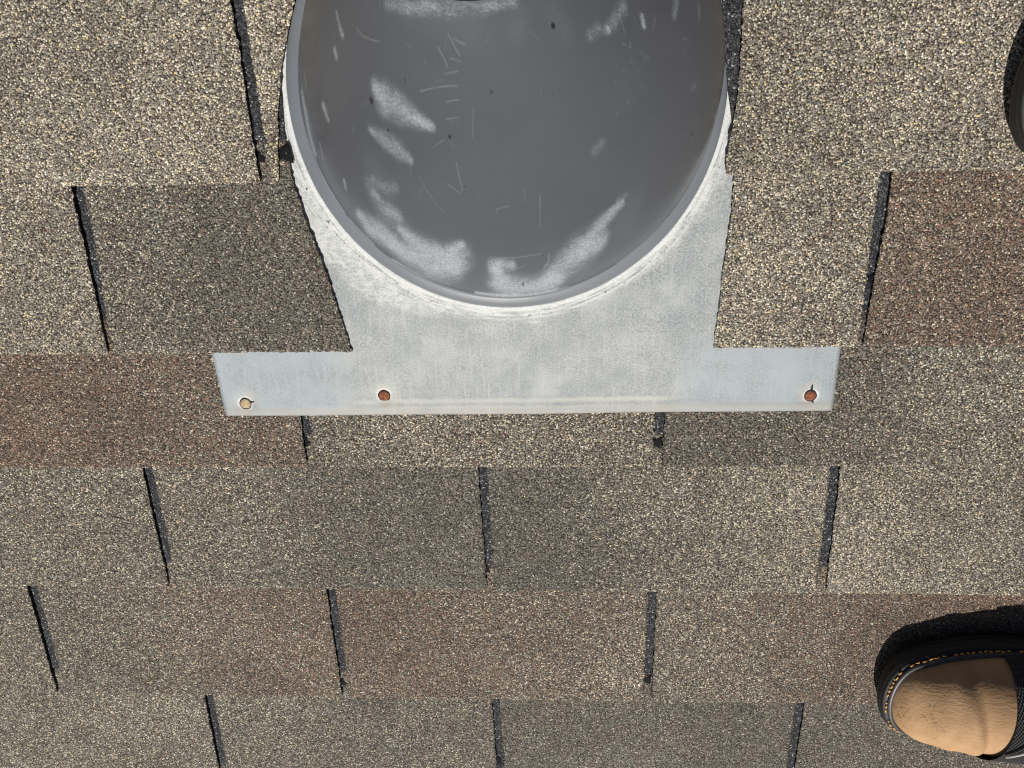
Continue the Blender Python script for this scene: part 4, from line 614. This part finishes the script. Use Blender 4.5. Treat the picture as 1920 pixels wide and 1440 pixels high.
def make_shoe(name, loc, rotz, mirror=1):
    sh = empty(name, loc, (0, 0, rotz)); sh.parent = person
    # sole
    layers = [(.007, .0), (.0015, .004), (.0, .010), (.0004, .019), (.0022, .0235), (.0045, .0250), (.010, .0255)]
    vs = []
    for ins, z in layers:
        o = outline(ins)
        for x, y in o: vs.append((x, y*mirror, z + toe_lift(x)*(1-z/.04)))
    n = len(o); fs = grid_faces(len(layers), n, True) + [tuple(range((len(layers)-1)*n, len(layers)*n)), tuple(range(n))[::-1]]
    mesh_obj('sole', vs, fs, M_RUBBER, sh, smooth=[True]*(len(fs)-2)+[False, False])
    # upper shell sections
    def section(s, inset, lift, na=40, wid=1.0, skew=0.0):
        w = float(half_w(np.array([s]), inset)[0])*wid
        q = min(max((s-inset)/.085, 0), 1); H = .050*(1-(1-q)**2.3)**.5 + .030*max(0, (s-.075)/.10)**1.2 + lift
        pts = []
        for i in range(na+1):
            a = math.pi*i/na; c, si = math.cos(a), math.sin(a)
            e = 1.0
            y = w*math.copysign(abs(c)**e, c); z = .0245 + H*si
            # creases across the vamp
            z += (.0036*math.exp(-((s-.066-.010*c)/.0060)**2) - .0026*math.exp(-((s-.076-.006*c)/.004)**2) + .0014*math.exp(-((s-.056+.010*c)/.006)**2) - .0010*math.exp(-((s-.047+.006*c)/.004)**2))*si
            pts.append((-s + skew*c, (y+.003*si*(s/.1))*mirror, z))
        return pts
    def shell(nm, ss, inset, lift, mat, wid=1.0, cap=False, skew=0.0):
        vs = []; na = 40
        for s in ss: vs += section(s, inset, lift, na, wid, skew)
        fs = grid_faces(len(ss), na+1)
        if cap: fs.append(tuple(range((len(ss)-1)*(na+1), len(ss)*(na+1))))
        return mesh_obj(nm, vs, fs, mat, sh, smooth=True)
    ss = .0075 + (.126-.0075)*np.linspace(0, 1, 50)**1.7
    shell('toe_cap', ss, .0075, 0, M_LEATHER)
    shell('webbing_strap', np.linspace(.0895, .152, 26), .0068, .0030, M_WEB, 1.03, skew=.013)
    # quarters and collar: black knit rising to the ankle
    vs = []; na = 40; st = np.linspace(.145, .2945, 26)
    for s in st:
        w = float(half_w(np.array([s]), .005)[0]); q = (s-.145)/.15
        H = .058 + .050*min(1, q*1.8)
        H *= (1-max(0, (q-.86)/.14)**3*.55)
        for i in range(na+1):
            a = math.pi*i/na; c, si = math.cos(a), math.sin(a)
            vs.append((-s, mirror*w*math.copysign(abs(c)**.7, c), .0245+H*si**.7))
    fs = grid_faces(len(st), na+1); fs.append(tuple(range((len(st)-1)*(na+1), len(st)*(na+1))))
    mesh_obj('quarter', vs, fs, M_FABRIC, sh, smooth=True)
    # welt piping, stitching, edging
    o = outline(.0068, 110); m_ = [(x, y*mirror, .0268+toe_lift(x)*.36) for x, y in o]
    v_, f_ = tube(m_, .0024, 8, True); f_ += [((len(m_)-1)*8+k, (len(m_)-1)*8+(k+1) % 8, (k+1) % 8, k) for k in range(8)]
    mesh_obj('welt', v_, f_, M_PIPE, sh, smooth=True)
    o2 = outline(.0036, 400); path = [Vector((x, y*mirror, .0252+toe_lift(x)*.36)) for x, y in o2]
    av, af = [], []; acc = 0; seg = []; lim = .0042
    for i in range(len(path)-1):
        seg.append(path[i]); acc += (path[i+1]-path[i]).length
        if acc > lim:
            if len(seg) > 1 and random.random() > .14:
                j_ = lambda k_: Vector((random.uniform(-k_, k_), random.uniform(-k_, k_), random.uniform(0, k_*.5)))
                sg = [seg[0]+Vector((0, 0, .0001))+j_(.0007), seg[0].lerp(seg[-1], .35)+Vector((0, 0, .0005))+j_(.0006), seg[0].lerp(seg[-1], .7)+Vector((0, 0, .0005))+j_(.0006), seg[-1]+Vector((0, 0, .0001))+j_(.0009)]
                v_, f_ = tube(sg, [.0005, .0008, .0007, .0003], 5); off = len(av); av += v_; af += [tuple(x+off for x in q) for q in f_]
            seg = []; acc = -.0008
    mesh_obj('stitching', av, af, M_STITCH, sh, smooth=True)['kind'] = 'stuff'
    e0 = section(.0905, .0055, .0052, 40, 1.03, .013); e1 = section(.115, .0055, .0052, 40, 1.03)
    pth = [Vector(e0[17]).lerp(Vector(e1[24]), t) + Vector((0, 0, .004*math.sin(t*math.pi))) for t in np.linspace(0, 1, 8)]
    v_, f_ = tube(pth, .0014, 7); mesh_obj('eyelet_edging', v_, f_, M_GREYED, sh, smooth=True)
    return sh
SH = [make_shoe('shoe', Vector((0.3442, -0.3223, 0.0015))-PO, math.pi+0.06, 1), make_shoe('shoe', Vector((0.3426, 0.2264, 0.0015))-PO, math.pi+-0.05, -1)]

def skin_body():
    up = Vector((0, sp, cp))                              # plumb line in roof axes
    lev = Vector((0, cp, -sp)); fx = Vector((-1, 0, 0))   # level line up the slope, and the way the person faces
    def at(u, s, z): return Vector((u, 0, 0)) + lev*s + up*z
    J = {}
    anks = []
    for s_ in SH:
        a = s_.location + Vector((.245, 0, .075)); anks.append(a)
    hipc = (anks[0]+anks[1])/2 + up*.82 + Vector((.12, 0, 0))
    vs, es, rs = [], [], []
    def add(p, r, par=None):
        vs.append(p); rs.append(r)
        if par is not None: es.append((par, len(vs)-1))
        return len(vs)-1
    root = add(hipc, .150)
    for i, a in enumerate(anks):
        sgn = (-1 if i == 0 else 1)
        hip = add(hipc + lev*(.10*sgn) - up*.06, .105, root)
        knee_p = a.lerp(vs[hip], .52) + Vector((-.02, 0, 0))
        th = add(vs[hip].lerp(knee_p, .5), .090, hip); kn = add(knee_p, .066, th)
        cf = add(knee_p.lerp(a, .35) + Vector((.015, 0, 0)), .064, kn); add(a + up*.05, .050, cf)
    w1 = add(hipc + up*.20 + fx*.02, .135, root); ch = add(hipc + up*.42 + fx*.07, .150, w1); nk = add(hipc + up*.58 + fx*.12, .060, ch)
    hd = add(hipc + up*.70 + fx*.15, .092, nk); add(hipc + up*.80 + fx*.15, .080, hd)
    for sgn in (-1, 1):
        shd = add(hipc + up*.50 + fx*.08 + lev*(.19*sgn), .066, ch)
        el = add(hipc + up*.24 + fx*.02 + lev*(.27*sgn), .046, shd); wr = add(hipc + up*.02 + fx*.10 + lev*(.25*sgn), .031, el)
        pl = add(hipc - up*.07 + fx*.12 + lev*(.245*sgn), .032, wr)
        for f in range(4):
            b = vs[pl] - up*.04 + fx*(-.028+.018*f); k1 = add(b, .010, pl); k2 = add(b - up*.03 + lev*(-.006*sgn), .009, k1); add(b - up*(.05 - .006*abs(f-1)) + lev*(-.016*sgn), .008, k2)
        t1 = add(vs[wr] - up*.05 + fx*.040, .011, wr); add(vs[wr] - up*.085 + fx*.046, .009, t1)
    me = bpy.data.meshes.new('body'); me.from_pydata(vs, es, []); o = bpy.data.objects.new('body', me); link(o, person)
    md = o.modifiers.new('skin', 'SKIN'); sd = o.modifiers.new('sub', 'SUBSURF'); sd.levels = sd.render_levels = 1
    sv = me.skin_vertices[0].data
    for i, r in enumerate(rs): sv[i].radius = (r, r)
    sv[0].use_root = True
    m = NT('dark_work_clothes'); n = m.noise(m.objco(), 40, 4); m.set(Base_Color=m.mix(n, (.02, .022, .028, 1), (.035, .037, .045, 1)), Roughness=.9); me.materials.append(m.m)
    return o
body = skin_body()
print('triangles', sum(len(o.data.polygons) for o in sc.objects if o.type == 'MESH')*2)
